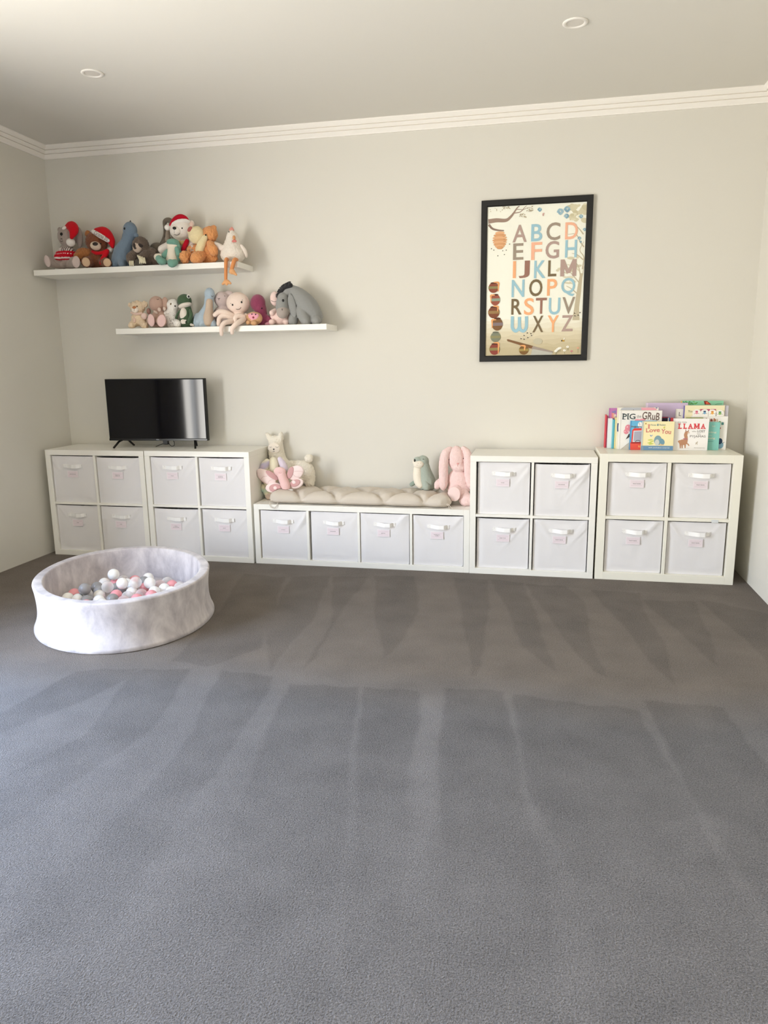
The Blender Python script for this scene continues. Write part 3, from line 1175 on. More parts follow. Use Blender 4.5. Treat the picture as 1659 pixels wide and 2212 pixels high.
# ------------------------------------------------------------------ framed alphabet print
class Zm:
    """measuring grid: a magnified window of the photograph"""

    def __init__(s, ox, oy, k):
        s.ox, s.oy, s.k = ox, oy, k

    def uv(s, X, Y):
        return s.ox + X / s.k, s.oy + Y / s.k

    def on_y(s, X, Y, y):
        return aty(*s.uv(X, Y), y)


def make_poster():
    x0, x1, z0, z1 = 2.4705, 3.1545, 1.3375, 2.3345
    f = 0.0385
    root = empty('framed_print', ((x0 + x1) / 2, -0.0005, z0), 'black framed alphabet print hanging on the back wall', 'framed picture')
    L = -root.location
    bm = bmesh.new()
    yb, yf = -0.001, -0.024
    prof = [(0, yb), (0, yf + .002), (.003, yf), (f - .006, yf + .001), (f, yf + .006), (f, yb)]
    cs = [(x0, z0, 1, 1), (x1, z0, -1, 1), (x1, z1, -1, -1), (x0, z1, 1, -1)]
    R = [[bm.verts.new((x + sx * o, y, z + sz * o)) for o, y in prof] for x, z, sx, sz in cs]
    n = len(prof)
    for i in range(4):
        A, B = R[i], R[(i + 1) % 4]
        for k in range(n):
            bm.faces.new((A[k], B[k], B[(k + 1) % n], A[(k + 1) % n]))
    bmesh.ops.recalc_face_normals(bm, faces=bm.faces)
    link('frame', bm_mesh('frame', bm, gloss('#0b0a0a', 0.45)), root, L)
    yp = -0.012
    Z = Zm(1020, 410, 5.821)
    P = Print(yp, 0.0002)

    def q(X, Y):
        p = Z.on_y(X, Y, yp)
        return (min(max(p.x, x0 + f - .002), x1 - f + .002), min(max(p.z, z0 + f - .002), z1 - f + .002))
    k = abs(Z.on_y(900, 1000, yp).x - Z.on_y(800, 1000, yp).x) / 100

    def ov(X, Y, a, b, c, l=2, rot=0):
        p = Z.on_y(X, Y, yp)
        P.oval(p.x, p.z, a * k, b * k, c, l, rot)

    def pg(pts, c, l=2):
        P.poly([q(*p) for p in pts], c, l)

    def st(pts, w, c, l=2):
        s = spline(pts, 5) if len(pts) > 2 else pts
        P.stroke([q(p[0], p[1]) for p in s], w * k if not hasattr(w, '__len__') else [x * k for x in np.interp(np.linspace(0, 1, len(s)), np.linspace(0, 1, len(w)), w)], c, l)
    xa, xb, za, zb = x0 + f - .003, x1 - f + .003, z0 + f - .003, z1 - f + .003
    P.rect(xa, xb, za, zb, '#f1f1e4', 0)
    # washed meadow at the bottom, in soft steps
    ws = ['#ece8d6', '#e6e0cc', '#e1d9c1', '#dbd1b6', '#d4c9ad', '#cec2a4', '#c7bb9b', '#c2b594']
    for i, c in enumerate(ws):
        zt = za + (zb - za) * (0.245 - 0.027 * i)
        pts = [(xa, za)] + [(xb, za)] + [(xb + (xa - xb) * t / 14, zt + 0.006 * math.sin(t * 1.3 + i * 2) + .004 * math.sin(t * 2.9 + i)) for t in range(15)]
        P.poly(pts, c, 0.2 + i * 0.08)
    # pale tree on the right
    tr = random.Random(11)
    for i in range(26):
        ov(1290 + tr.uniform(-90, 150), 190 + tr.uniform(0, 200), tr.uniform(25, 60), tr.uniform(12, 30), tr.choice(['#d3ccae', '#dcd6bb', '#c9c1a0']), 0.95, tr.uniform(-.6, .6))
    for i in range(16):
        ov(1150 + tr.uniform(-90, 200), 870 + tr.uniform(-40, 330), tr.uniform(20, 60), tr.uniform(6, 18), tr.choice(['#d8d2ba', '#d1cab0']), 0.95, tr.uniform(-.8, .2))
    st([(1300, 1640), (1310, 1480), (1335, 1300), (1350, 1180), (1370, 1050)], [90, 60, 55, 45, 30], '#c2b79d', 1)
    for pts in ([(1350, 1180), (1300, 1120), (1230, 1040), (1150, 990)], [(1345, 1200), (1380, 1080), (1400, 960)], [(1360, 1100), (1330, 960), (1270, 900)],
                [(1380, 1000), (1400, 850), (1350, 760), (1400, 650)], [(1390, 880), (1320, 820), (1250, 800)], [(1400, 720), (1350, 650), (1300, 560), (1200, 560)],
                [(1330, 1320), (1250, 1250), (1180, 1210)], [(1395, 560), (1330, 480), (1250, 420)]):
        st(pts, [16, 10, 5], '#bfb49a', 1)
    # branch, leaves
    BR_ = '#9d8678'
    st([(200, 400), (300, 385), (420, 385), (480, 340), (520, 290), (560, 230), (590, 205)], [55, 50, 40, 30, 22, 14, 10], BR_, 2)
    st([(205, 440), (250, 490), (320, 510), (395, 515)], [30, 25, 20, 14], '#8d776a', 2)
    st([(520, 295), (600, 280), (650, 230), (680, 200)], [12, 9, 5], BR_, 2)
    st([(550, 245), (600, 250), (640, 250), (700, 225), (750, 235)], [9, 6, 4], BR_, 2)
    for i in range(60):
        X, Y = tr.choice([(tr.uniform(205, 400), tr.uniform(222, 285)), (tr.uniform(380, 480), tr.uniform(212, 240)), (tr.uniform(590, 680), tr.uniform(295, 345)),
                          (tr.uniform(680, 760), tr.uniform(200, 275))])
        ov(X, Y, tr.uniform(6, 12), tr.uniform(3, 5), tr.choice(['#b3a68d', '#a59a80', '#c3b79d']), 2.2, tr.uniform(-1.5, 1.5))
    # bee hive
    hive = [(545, 60), (575, 80), (605, 92), (635, 95), (662, 90), (688, 80), (712, 62), (728, 42)]
    for i, (Y, a) in enumerate(hive):
        ov(343, Y, a, 20, ['#e2b084', '#d79f70'][i % 2], 2.2 + i * .06)
        st([(343 - a * .8, Y + 14), (343, Y + 19), (343 + a * .8, Y + 14)], 3, '#b77f52', 2.3 + i * .06)
    for X, Y in ((238, 742), (268, 760), (380, 768), (424, 760), (400, 815), (318, 832), (466, 684)):
        ov(X, Y, 7, 6, '#5a5648', 2.2)
    # butterflies
    for X, Y, s in ((845, 250, 26), (1105, 275, 40), (1190, 245, 38), (1182, 330, 30), (1365, 335, 24), (1410, 500, 20), (1345, 610, 22), (1360, 655, 14)):
        for dx, rot in ((-.55, .9), (.5, -.9), (-.3, 2.3), (.35, -2.3)):
            ov(X + dx * s, Y - (.3 if abs(rot) < 1.5 else -.45) * s, s * .75, s * .36, tr.choice(['#8fb0bf', '#9dbbc7', '#7fa3b5']), 2.3, rot)
    ov(888, 312, 10, 18, '#c9a39a', 2.3)
    ov(893, 298, 12, 7, '#d6b4aa', 2.4)
    # letters
    mauve, blue, taupe, orange, brown, olive = '#b29a91', '#9cc3d1', '#9f9182', '#efb698', '#9a7263', '#7a694e'
    org2 = '#f0b080'
    for ch, a, b, c, d, col in (
            ('A', 505, 442, 682, 660, mauve), ('B', 738, 432, 878, 648, blue), ('C', 930, 412, 1102, 635, taupe), ('D', 1165, 408, 1325, 622, orange),
            ('E', 510, 674, 640, 882, taupe), ('F', 738, 660, 873, 882, orange), ('G', 918, 646, 1088, 866, mauve), ('H', 1165, 632, 1312, 852, blue),
            ('I', 508, 898, 546, 1112, org2), ('J', 582, 893, 718, 1110, brown), ('K', 775, 890, 920, 1112, blue), ('L', 950, 888, 1055, 1090, olive),
            ('M', 1105, 875, 1305, 1088, mauve), ('N', 492, 1132, 652, 1350, blue), ('O', 712, 1125, 878, 1340, olive), ('P', 938, 1122, 1062, 1332, org2),
            ('Q', 1115, 1108, 1290, 1340, blue), ('R', 488, 1372, 618, 1570, olive), ('S', 648, 1362, 772, 1575, org2), ('T', 795, 1360, 932, 1560, brown),
            ('U', 958, 1358, 1102, 1570, blue), ('V', 1128, 1350, 1288, 1560, taupe), ('X', 755, 1585, 890, 1792, olive), ('Y', 942, 1580, 1082, 1790, org2),
            ('Z', 1118, 1578, 1262, 1780, mauve)):
        p0, p1 = Z.on_y(a, c if False else d, yp), Z.on_y(c, b, yp)
        xl = (Z.on_y(a, b, yp).x + Z.on_y(a, d, yp).x) / 2
        xr = (Z.on_y(c, b, yp).x + Z.on_y(c, d, yp).x) / 2
        zt = (Z.on_y(a, b, yp).z + Z.on_y(c, b, yp).z) / 2
        zl_ = (Z.on_y(a, d, yp).z + Z.on_y(c, d, yp).z) / 2
        P.text(ch, xl, xr, zl_, zt, col, 3, 0.012)
    # the round W
    w = 40
    st([(502, 1592), (500, 1680), (502, 1740), (540, 1778), (580, 1745), (590, 1690)], w, blue, 3)
    st([(590, 1600), (590, 1700), (600, 1755), (640, 1778), (672, 1740), (678, 1680), (678, 1592)], w, blue, 3.05)
    # stack of honey pots
    for i, (X, Y, a, b, c, band, dr) in enumerate(((265, 1232, 66, 66, '#8d4f3c', '#8c8459', (325, 1170, 1280)), (287, 1385, 62, 72, '#9a5644', '#8fa08c', (232, 1330, 1420)),
                                               (268, 1542, 74, 76, '#7f4a33', '#98794f', (318, 1470, 1530)), (312, 1692, 70, 82, '#7d5a3a', '#85777a', (248, 1640, 1740)),
                                               (290, 1852, 66, 66, '#7f836f', '#8f8a62', None), (278, 2005, 68, 74, '#8e4338', '#8d8150', (325, 1930, 2060)),
                                               (645, 2015, 62, 60, '#7e5c34', '#a08d52', (655, 1965, 2020)))):
        ov(X, Y, a, b, c, 2.2 + .05 * i)
        pg([(X - a * .98, Y - b * .22), (X + a * .98, Y - b * .28), (X + a * .98, Y + b * .2), (X - a * .98, Y + b * .26)], band, 2.6)
        ov(X, Y - b * .88, a * .62, b * .16, '#5e3526' if i != 4 else '#66695a', 2.65)
        if dr:
            st([(dr[0] - 60 if dr[0] > X else dr[0] + 50, dr[1] - 6), (dr[0], dr[1]), (dr[0], (dr[1] + dr[2]) / 2), (dr[0] - 2, dr[2])], [10, 24, 16, 10], '#e9a76c', 2.7)
    # log, stone, flowers, bees
    pg([(430, 1885), (445, 1880), (780, 1970), (760, 2005), (440, 1905)], '#7f5c3d', 2.4)
    pg([(760, 1965), (1015, 2035), (1005, 2050), (740, 1998)], '#a1948a', 2.4)
    pg([(760, 1975), (900, 2010), (1010, 2050), (990, 2085), (730, 2085)], '#b9b8ae', 1.2)
    ov(820, 1905, 60, 40, '#c3bca4', 1.1)
    for X, Y in ((690, 1800), (735, 1808), (650, 1832), (742, 1832), (612, 1872), (650, 1878), (697, 1858), (1285, 1552), (1330, 1575), (1290, 1585), (1352, 1545)):
        ov(X, Y, 10, 7, '#3f3526', 2.4, .4)
        ov(X + 8, Y - 8, 8, 4, '#efe9d8', 2.45, 1)
    ov(1138, 1898, 22, 10, '#c39a3c', 2.4, -.2); ov(1122, 1898, 8, 10, '#3f3526', 2.45); ov(1150, 1875, 14, 6, '#f3f0e6', 2.45, 1.1)
    for X, Y in ((1055, 2020), (1085, 1995), (1100, 1990), (1155, 2020), (1195, 1975), (1045, 2030), (1070, 2005)):
        st([(X, Y), (X + 4, Y + 45)], 4, '#8e8a66', 2.3)
        for t in range(5):
            ov(X + 12 * math.cos(t * 1.257), Y + 9 * math.sin(t * 1.257), 8, 6, '#f6f4ea', 2.4)
    ov(1245, 2030, 16, 10, '#c77f86', 2.4); ov(1325, 1990, 16, 10, '#e2a98c', 2.4)
    st([(1245, 2035), (1248, 2060)], 4, '#8e8a66', 2.3); st([(1325, 1995), (1325, 2050)], 4, '#8e8a66', 2.3)
    me = P.mesh('art_print')
    link('art_print', me, root, L)
    box_obj('backing_board', x0 + .01, x1 - .01, -.0115, -.002, z0 + .01, z1 - .01, paint('backing_board', '#b8a98e', 0.8), root, 0.0, L)


make_poster()

# ------------------------------------------------------------------ picture books
ZA = Zm(1290, 850, 5.53)
ZB = Zm(1300, 860, 11.06)
ZC_ = Zm(1440, 855, 11.06)
BZ = 0.7855


def make_book(label, Z, X0, X1, Yt, y, t, cover, art=None, spine=None, board=True, group=None, pages='#efe9da', Ym=None, depth_rot=0.0):
    """upright book facing the viewer: cover boards round a page block; x and height measured at its front face"""
    Yc = Ym if Ym is not None else (Yt + 330)
    xa, xb = Z.on_y(X0, Yc, y).x, Z.on_y(X1, Yc, y).x
    zt = Z.on_y((X0 + X1) / 2, Yt, y).z
    root = empty('picture_book', ((xa + xb) / 2, y + t / 2, BZ), label, 'book', group)
    L = -root.location
    P = Print(y, 0.00025)
    ct = 0.0022
    P.mi(cover)
    bv = 0.0008
    add_box(P.bm, xa, xb, y, y + ct, BZ, zt, bv, 0)
    add_box(P.bm, xa, xb, y + t - ct, y + t, BZ, zt, bv, 0)
    si = P.mi(spine or cover)
    add_box(P.bm, xa, xa + ct, y + .0003, y + t - .0003, BZ, zt, bv, si)
    if spine:
        P.rect(xa + .0003, xa + .007, BZ + .0005, zt - .0005, spine, 1)
    if art:
        art(P, Z, y, xa, xb, BZ, zt)
    link('cover', P.mesh('cover'), root, L)
    box_obj('page_block', xa + ct, xb - .003, y + ct, y + t - ct, BZ + .002, zt - .003, ink(pages, 0.8), root, 0.0, L)
    return root


def helpers(P, Z, y):
    def T(s, a, b, c, d, col, l=3, bold=0.0, rot=0.0):
        p, q_ = Z.on_y(a, d, y), Z.on_y(c, b, y)
        P.text(s, p.x, q_.x, p.z, q_.z, col, l, bold, rot)

    k = abs(Z.on_y(200, 300, y).x - Z.on_y(100, 300, y).x) / 100

    def O(X, Y, a, b, col, l=2, rot=0):
        p = Z.on_y(X, Y, y)
        P.oval(p.x, p.z, a * k, b * k, col, l, rot)

    def G(pts, col, l=2):
        P.poly([(p.x, p.z) for p in (Z.on_y(*q, y) for q in pts)], col, l)

    def S(pts, w, col, l=2):
        s = spline(pts, 5) if len(pts) > 2 else pts
        P.stroke([(p.x, p.z) for p in (Z.on_y(a[0], a[1], y) for a in s)], w * k, col, l)
    return T, O, G, S


def art_love(P, Z, y, xa, xb, za, zb):
    T, O, G, S = helpers(P, Z, y)
    P.rect(xa + .0005, xb - .0005, za + .001, za + (zb - za) * .165, '#6f95b8', 1)
    for dx in (0.0075, 0.0105):
        P.rect(xa + dx, xa + dx + .0008, za, zb - .001, '#cfc59a', 2)
    O(1045, 612, 16, 18, '#b88f4a', 2)
    T('Peter', 1165, 625, 1300, 660, '#6f7f86', 3); T('Rabbit', 1370, 622, 1520, 658, '#6f7f86', 3)
    O(1332, 640, 14, 28, '#4f7f92', 2)
    T('I', 1098, 635, 1135, 725, '#d17f78', 3, .03)
    for a in (635, 725):
        G([(1085, a - 6), (1148, a - 6), (1148, a + 6), (1085, a + 6)], '#d17f78', 3)
    T('Love', 1045, 715, 1380, 815, '#cf7f78', 3, .02, .05)
    T('You', 1405, 745, 1650, 855, '#cf7f78', 3, .02, -.06)
    for X, Y, r in ((1150, 1000, .1), (1140, 1075, -.1), (1180, 1040, .4), (1170, 1095, .2)):
        O(X, Y, 60, 16, '#c6cf6d', 1.5, r)
    O(1485, 705, 12, 30, '#c9c95f', 2); O(1485, 700, 30, 9, '#d6d06a', 2, .5)
    O(1160, 900, 26, 10, '#6f95c4', 2, -.9); O(1190, 895, 20, 9, '#86a8d0', 2, .8)
    # plain sleeping-bird-like cushion of blue leaves in place of the figure
    O(1330, 1010, 90, 120, '#7fa0ab', 2); O(1310, 1060, 52, 75, '#c9cfcb', 2.2)
    O(1430, 1040, 55, 80, '#6f98ab', 2.3, .5)
    O(1420, 1118, 60, 14, '#d9b58a', 2.4)
    T('with peekaboo surprise', 1105, 1172, 1610, 1205, '#e9eef2', 3)


def art_llama(P, Z, y, xa, xb, za, zb):
    T, O, G, S = helpers(P, Z, y)
    P.rect(xa + .010, xa + .011, za + .002, zb - .002, '#dcd6d2', 1)
    T('the little', 255, 615, 480, 645, '#9a9490', 3)
    for ch, a_, b_ in (('L', 275, 365), ('L', 395, 485), ('A', 500, 620), ('M', 645, 780), ('A', 810, 920)):
        T(ch, a_, 668, b_, 788, '#d8484f', 3, .03)
    for a, b in ((262, 335), (385, 455), (500, 560), (570, 630), (640, 690), (720, 785), (805, 860), (870, 925)):
        G([(a, 772), (b, 772), (b, 792), (a, 792)], '#d8484f', 3.2)
    for a, b in ((265, 330), (385, 445), (640, 690), (730, 785)):
        G([(a, 664), (b, 664), (b, 682), (a, 682)], '#d8484f', 3.2)
    T('who', 595, 832, 700, 866, '#8b8681', 3); T('LOST', 725, 822, 915, 876, '#6f6a66', 3, .01)
    T('his', 722, 895, 805, 930, '#8b8681', 3); T('PYJAMAS', 545, 945, 925, 1010, '#75706b', 3, .01)
    W = '#b98a6b'
    O(385, 1110, 105, 72, W, 2.1); O(300, 1090, 40, 30, W, 2.1, .4)
    S([(455, 1090), (455, 1000), (445, 930), (470, 880)], 78, W, 2.2)
    O(480, 880, 56, 36, W, 2.4, -.1); O(515, 890, 30, 18, '#e8d9cb', 2.5); O(450, 830, 9, 30, '#a0745a', 2.5, .1); O(512, 830, 9, 28, '#a0745a', 2.5, -.5)
    O(440, 1032, 62, 16, '#b0727c', 2.6, -.1)
    for X, Yb in ((318, 1255), (362, 1255), (432, 1250)):
        G([(X - 24, 1130), (X + 24, 1130), (X + 11, Yb), (X - 11, Yb)], W, 2.3)
    S([(455, 1140), (500, 1155), (525, 1195)], 26, W, 2.3)
    O(705, 1130, 24, 15, '#b6ab98', 2, .4); O(725, 1105, 14, 10, '#b6ab98', 2.1); O(690, 1155, 6, 18, '#b6ab98', 2); O(720, 1155, 6, 18, '#b6ab98', 2)
    G([(280, 1253), (530, 1250), (530, 1256), (280, 1259)], '#d6cfc8', 1.5)
    T('illustrated picture story', 645, 1236, 905, 1258, '#8b8681', 3)


def art_pig(P, Z, y, xa, xb, za, zb):
    T, O, G, S = helpers(P, Z, y)
    for dx in (.0085, .0125):
        P.rect(xa + dx, xa + dx + .0011, za + .001, zb - .001, '#b9b6b0', 1)
    T('PIG', 485, 375, 800, 505, '#3f4a4c', 3, .015)
    for a, b, c in ((480, 560, 505), (600, 650, 505), (600, 650, 375), (480, 540, 375)):
        G([(a, c - 7), (b, c - 7), (b, c + 7), (a, c + 7)], '#3f4a4c', 3.2)
    T('the', 825, 400, 935, 470, '#8b8884', 3, 0, .05)
    T('GRuB', 955, 340, 1380, 520, '#6a5650', 3, .012, -.08)
    O(620, 720, 75, 90, '#e58d99', 2); O(575, 800, 60, 65, '#e58d99', 2.1); O(840, 530, 60, 34, '#eba0aa', 2.05); O(960, 520, 70, 30, '#eba0aa', 2.1)
    O(600, 690, 14, 14, '#f8dde0', 2.4); O(620, 790, 12, 12, '#f8dde0', 2.4); O(545, 800, 10, 12, '#f8dde0', 2.4)
    G([(560, 990), (640, 850), (660, 860), (655, 930)], '#4b4440', 2.3)
    G([(440, 1228), (650, 1060), (700, 1060), (700, 1236), (440, 1236)], '#c9c1b4', 2)
    S([(440, 1228), (560, 1130), (650, 1060)], 6, '#9a9086', 2.2)


def art_bus(P, Z, y, xa, xb, za, zb):
    T, O, G, S = helpers(P, Z, y)
    G([(668, 1060), (1000, 1060), (1000, 1236), (668, 1236)], '#e2574b', 1.1)
    O(905, 640, 52, 75, '#f3f1ee', 1.3); O(890, 605, 14, 20, '#c7ccd0', 1.5); O(900, 640, 10, 10, '#7d868c', 1.6)
    G([(690, 672), (1000, 680), (1000, 702), (690, 694)], '#5d7688', 1.4); O(712, 680, 26, 22, '#6d8494', 1.5); O(790, 690, 36, 24, '#5d7688', 1.5)
    G([(690, 1090), (720, 760), (770, 720), (1000, 720), (1000, 1090)], '#e0483f', 1.8)
    G([(725, 1050), (750, 780), (1000, 770), (1000, 1050)], '#d9dadf', 2.0)
    G([(745, 1030), (768, 800), (1000, 790), (1000, 1030)], '#a9a9b8', 2.2)
    O(850, 1060, 70, 60, '#4a4a52', 2.4); O(850, 1062, 58, 48, '#b2b2bd', 2.5)
    G([(690, 1050), (1000, 1050), (1000, 1085), (690, 1085)], '#9c2f30', 2.7)
    G([(668, 1085), (1000, 1085), (1000, 1236), (668, 1236)], '#e2574b', 2.8)
    T('RO', 862, 1130, 945, 1180, '#f2b46a', 3, .03)
    T('AD TRIP', 950, 1130, 1210, 1180, '#f2b46a', 3, .03)


def art_teal(P, Z, y, xa, xb, za, zb):
    T, O, G, S = helpers(P, Z, y)
    c = '#d3dbc8'
    T('so', 1075, 712, 1155, 745, c, 3)
    T('Loving', 885, 850, 1185, 900, c, 3, .02); T('the', 990, 935, 1075, 960, c, 3); T('Young', 905, 990, 1150, 1045, c, 3, .02)
    G([(940, 1090), (1110, 1087), (1110, 1096), (940, 1099)], '#4f8f8f', 3)


def art_babies(P, Z, y, xa, xb, za, zb):
    T, O, G, S = helpers(P, Z, y)
    for ch, X, Y, c in (('b', 960, 575, '#8a4b4b'), ('a', 1065, 585, '#9c4f45'), ('b', 1145, 580, '#b56b42'), ('i', 1205, 590, '#cf9a3f'), ('e', 1262, 640, '#6f9a4f'), ('s', 1328, 668, '#4f8f8f')):
        h_ = 45 if ch == 'b' else 34
        T(ch, X - 34 if ch != 'i' else X - 8, Y - h_, X + 34 if ch != 'i' else X + 8, Y + 30, c, 2, .05)
    O(1265, 775, 22, 26, '#c8474f', 2)
    O(1262, 1180, 85, 90, '#86b2cc', 2); O(1262, 1085, 60, 75, '#27405e', 2.2); G([(1180, 1110), (1320, 1110), (1320, 1125), (1180, 1125)], '#27405e', 2.3)
    S([(1320, 1150), (1350, 1120), (1372, 1105)], 10, '#3f4f5c', 2.3)
    O(1262, 1152, 8, 9, '#1f2a33', 2.6); O(1190, 1152, 8, 9, '#1f2a33', 2.6)


def art_you(P, Z, y, xa, xb, za, zb):
    T, O, G, S = helpers(P, Z, y)
    T("You're", 500, 340, 720, 398, '#5d574e', 3)
    T('my BIG', 740, 340, 790, 398, '#5d574e', 1.5)
    for a, b in ((790, 940), (950, 1030), (1050, 1175)):
        G([(a, 318), (b, 318), (b - 15, 420), (a + 30, 420)], '#c0597c', 2)


def art_green(P, Z, y, xa, xb, za, zb):
    T, O, G, S = helpers(P, Z, y)
    r = random.Random(3)
    for i in range(14):
        O(400 + i * 24, 165 + r.uniform(-30, 30), 26, 10, r.choice(['#4f9a48', '#6fb24f', '#3d8a4a']), 2 + i * .03, r.uniform(-.9, .9))
    G([(880, 125), (960, 125), (1060, 210), (900, 212)], '#7f2f2a', 2); G([(920, 140), (960, 140), (1030, 205), (930, 205)], '#d9503f', 2.3)
    O(960, 165, 14, 8, '#e9a54f', 2.5)
    S([(1150, 212), (1220, 190), (1320, 192)], 8, '#4a6a58', 2)


def art_lilac(P, Z, y, xa, xb, za, zb):
    P.rect(xa + .006, xa + .012, za + .001, zb - .001, '#e4d6e6', 1)
    P.rect(xa + .002, xb - .002, za + .001, za + (zb - za) * .62, '#b59fc2', 1)


def art_grey(P, Z, y, xa, xb, za, zb):
    T, O, G, S = helpers(P, Z, y)
    G([(440, 290), (460, 245), (520, 226), (925, 228), (940, 262), (945, 290)], '#b3b6bc', 2)
    G([(940, 262), (925, 228), (1230, 228), (1300, 262), (1305, 290), (945, 290)], '#e2a3b0', 2.1)
    O(745, 285, 10, 8, '#55585e', 2.4); O(1300, 238, 22, 12, '#5f6a9a', 2.4)
    S([(380, 600), (370, 700), (372, 800)], 26, '#27407a', 2)


def art_pink(P, Z, y, xa, xb, za, zb):
    T, O, G, S = helpers(P, Z, y)
    G([(225, 330), (330, 290), (335, 350), (235, 360)], '#8f86bd', 2); G([(225, 350), (255, 350), (255, 480), (225, 480)], '#e58c8c', 2.2)
    G([(255, 360), (290, 360), (290, 480), (255, 480)], '#efb3a0', 2.3); O(310, 420, 24, 40, '#f1e3d3', 2.4)


make_book('cream board book with a blue base band, front row, left of the llama book', ZB, 945, 1712, 562, -.205, .022, '#f0e6b8', art_love, '#b9c4c9', Ym=900)
make_book('white board book with red lettering and a brown llama, front row', ZC_, 145, 990, 548, -.178, .024, '#f1efee', art_llama, '#e6e1df', Ym=900)
make_book('picture book with a red vehicle on sky blue, behind the cream board book', ZB, 662, 1290, 545, -.180, .016, '#69b3da', art_bus, '#4f94c4', Ym=900)
make_book('white picture book with big grey and brown title, behind the red vehicle book', ZB, 390, 1408, 300, -.160, .010, '#ece9e4', art_pig, '#f0eee9', Ym=800)
make_book('picture book showing a grey and pink strip above the white title book', ZB, 335, 1315, 226, -.147, .011, '#e9e6da', art_grey, '#e9e3c4', Ym=800)
make_book('teal board book right behind the llama book', ZC_, 800, 1255, 632, -.150, .018, '#86c6bd', art_teal, Ym=950)
make_book('white board book with colourful rounded lettering, behind the teal one', ZC_, 560, 1432, 492, -.128, .018, '#eeece8', art_babies, Ym=900)
make_book('cream picture book with a violet spine, behind the row of round tabs', ZC_, 372, 1352, 232, -.105, .012, '#efe6c2', art_you, '#6a62ad', Ym=700)
make_book('big green picture book with a butterfly wing, tallest of all, against the wall', ZC_, 300, 1310, 122, -.045, .014, '#8fcbaa', art_green, '#eabf66', Ym=700)
make_book('big lilac picture book standing behind the middle of the row', ZA, 562, 1062, 114, -.075, .014, '#cbb9d6', art_lilac, '#d9cbe0', Ym=420)
make_book('white picture book with a capital letter left of the violet spine', ZA, 922, 1032, 186, -.092, .010, '#e9e5dc',
          lambda P, Z, y, a, b, c, d: helpers(P, Z, y)[0]('L', 970, 222, 1002, 268, '#4a4a48', 3), '#d3cec4', Ym=420)
make_book('grey lilac thick book showing its right edge at the end of the row', ZC_, 1290, 1440, 235, -.098, .055, '#c5c2cc', None, '#b9b6c2', Ym=700)
make_book('moss green book whose top edge shows above the llama book', ZC_, 440, 845, 522, -.148, .014, '#8f9a5a', None, Ym=900)
make_book('navy book with red top edge behind the right corner of the white title book', ZA, 700, 838, 282, -.118, .016, '#2a2440',
          lambda P, Z, y, a, b, c, d: P.rect(a, b, d - .006, d - .0005, '#a83a52', 1), Ym=420)
make_book('narrow royal blue book between the navy and the red one', ZA, 832, 862, 292, -.120, .018, '#2f62a8', None, '#f0f0f0', Ym=420)
make_book('narrow red book beside the llama book\'s top left corner', ZA, 866, 902, 292, -.124, .016, '#cf4a50', None, Ym=420)
make_book('purple pink picture book at the back left of the row', ZB, 148, 420, 240, -.066, .012, '#c27fb8', art_pink, '#b46aa8', Ym=700)
# spines seen from the left
make_book('thin red book, leftmost in the row', ZB, 66, 100, 400, -.070, .11 - .062, '#d9606a', None, '#d24a57', Ym=800)
make_book('maroon book beside the leftmost red one', ZB, 102, 130, 425, -.075, .05, '#7a2c44', None, '#8c3550', Ym=800)
make_book('white book with pale edges right of the maroon one', ZB, 132, 238, 490, -.100, .03, '#eceae8', None, '#e3e6e8', Ym=800)
make_book('turquoise spined book right of the pale white one', ZB, 240, 296, 515, -.125, .05, '#49a0bb', None, '#6fb9cc', Ym=800)
make_book('dark navy spined thin book beside the white title book', ZB, 300, 334, 460, -.135, .05, '#27364a', None, '#e9dfa0', Ym=800)

# the four round tabs belong to the white board book
for bk in [o for o in bpy.data.objects if o.get('label', '').startswith('white board book with colourful')]:
    y = -.1105
    for X, Y, h, c1 in ((710, 400, '#e79aa8', '#c9506c'), (900, 400, '#7fb0d2', '#27406a'), (1085, 405, '#f0b45f', '#d98a3a'), (1265, 415, '#8fbf6a', '#4f8f6a')):
        P = Print(y, .0002)
        p = ZC_.on_y(X, Y, y)
        k = abs(ZC_.on_y(200, 300, y).x - ZC_.on_y(100, 300, y).x) / 100
        P.mi('#f1efea')
        r = 95 * k
        zl = ZC_.on_y(X, 500, y).z
        pts = [(p.x - r, zl)] + [(p.x + r * math.cos(t), p.z + (p.z - zl) * .0 + (80 * k) * math.sin(t)) for t in [PI - PI * q / 16 for q in range(17)]] + [(p.x + r, zl)]
        f = P.bm.faces.new([P.bm.verts.new((a, y, b)) for a, b in pts])
        ex = bmesh.ops.extrude_face_region(P.bm, geom=[f])
        for v in [g for g in ex['geom'] if isinstance(g, bmesh.types.BMVert)]:
            v.co.y += .003
        bmesh.ops.recalc_face_normals(P.bm, faces=P.bm.faces)
        T, O, G, S = helpers(P, ZC_, y)
        O(X, Y + 12, 34, 30, h, 1); O(X, Y - 26, 34, 16, c1, 2)
        S([(X - 62, Y + 36), (X - 34, Y + 20)], 7, '#4a4a4a', 1); S([(X + 34, Y + 20), (X + 62, Y + 30)], 7, '#4a4a4a', 1)
        O(X - 10, Y + 8, 4, 4, '#333333', 3); O(X + 10, Y + 8, 4, 4, '#333333', 3)
        link('index_tab', P.mesh('index_tab'), bk, -bk.location)
# ------------------------------------------------------------------ soft toys
Z1 = Zm(80, 450, 6.636)
Z2 = Zm(320, 450, 6.9125)
Z3 = Zm(240, 590, 6.9125)
Z4 = Zm(460, 590, 5.925)
Z5 = Zm(530, 920, 9.217)
Z6 = Zm(870, 940, 10.37)


def E(X, Y, a, b, dy=0, c=None, rot=0, yaw=0):
    return ('e', X, Y, a, b, dy, c, rot, yaw)


def C(*pts):
    """limb: (X, Y, r[, dy]) joints"""
    return ('c', pts)


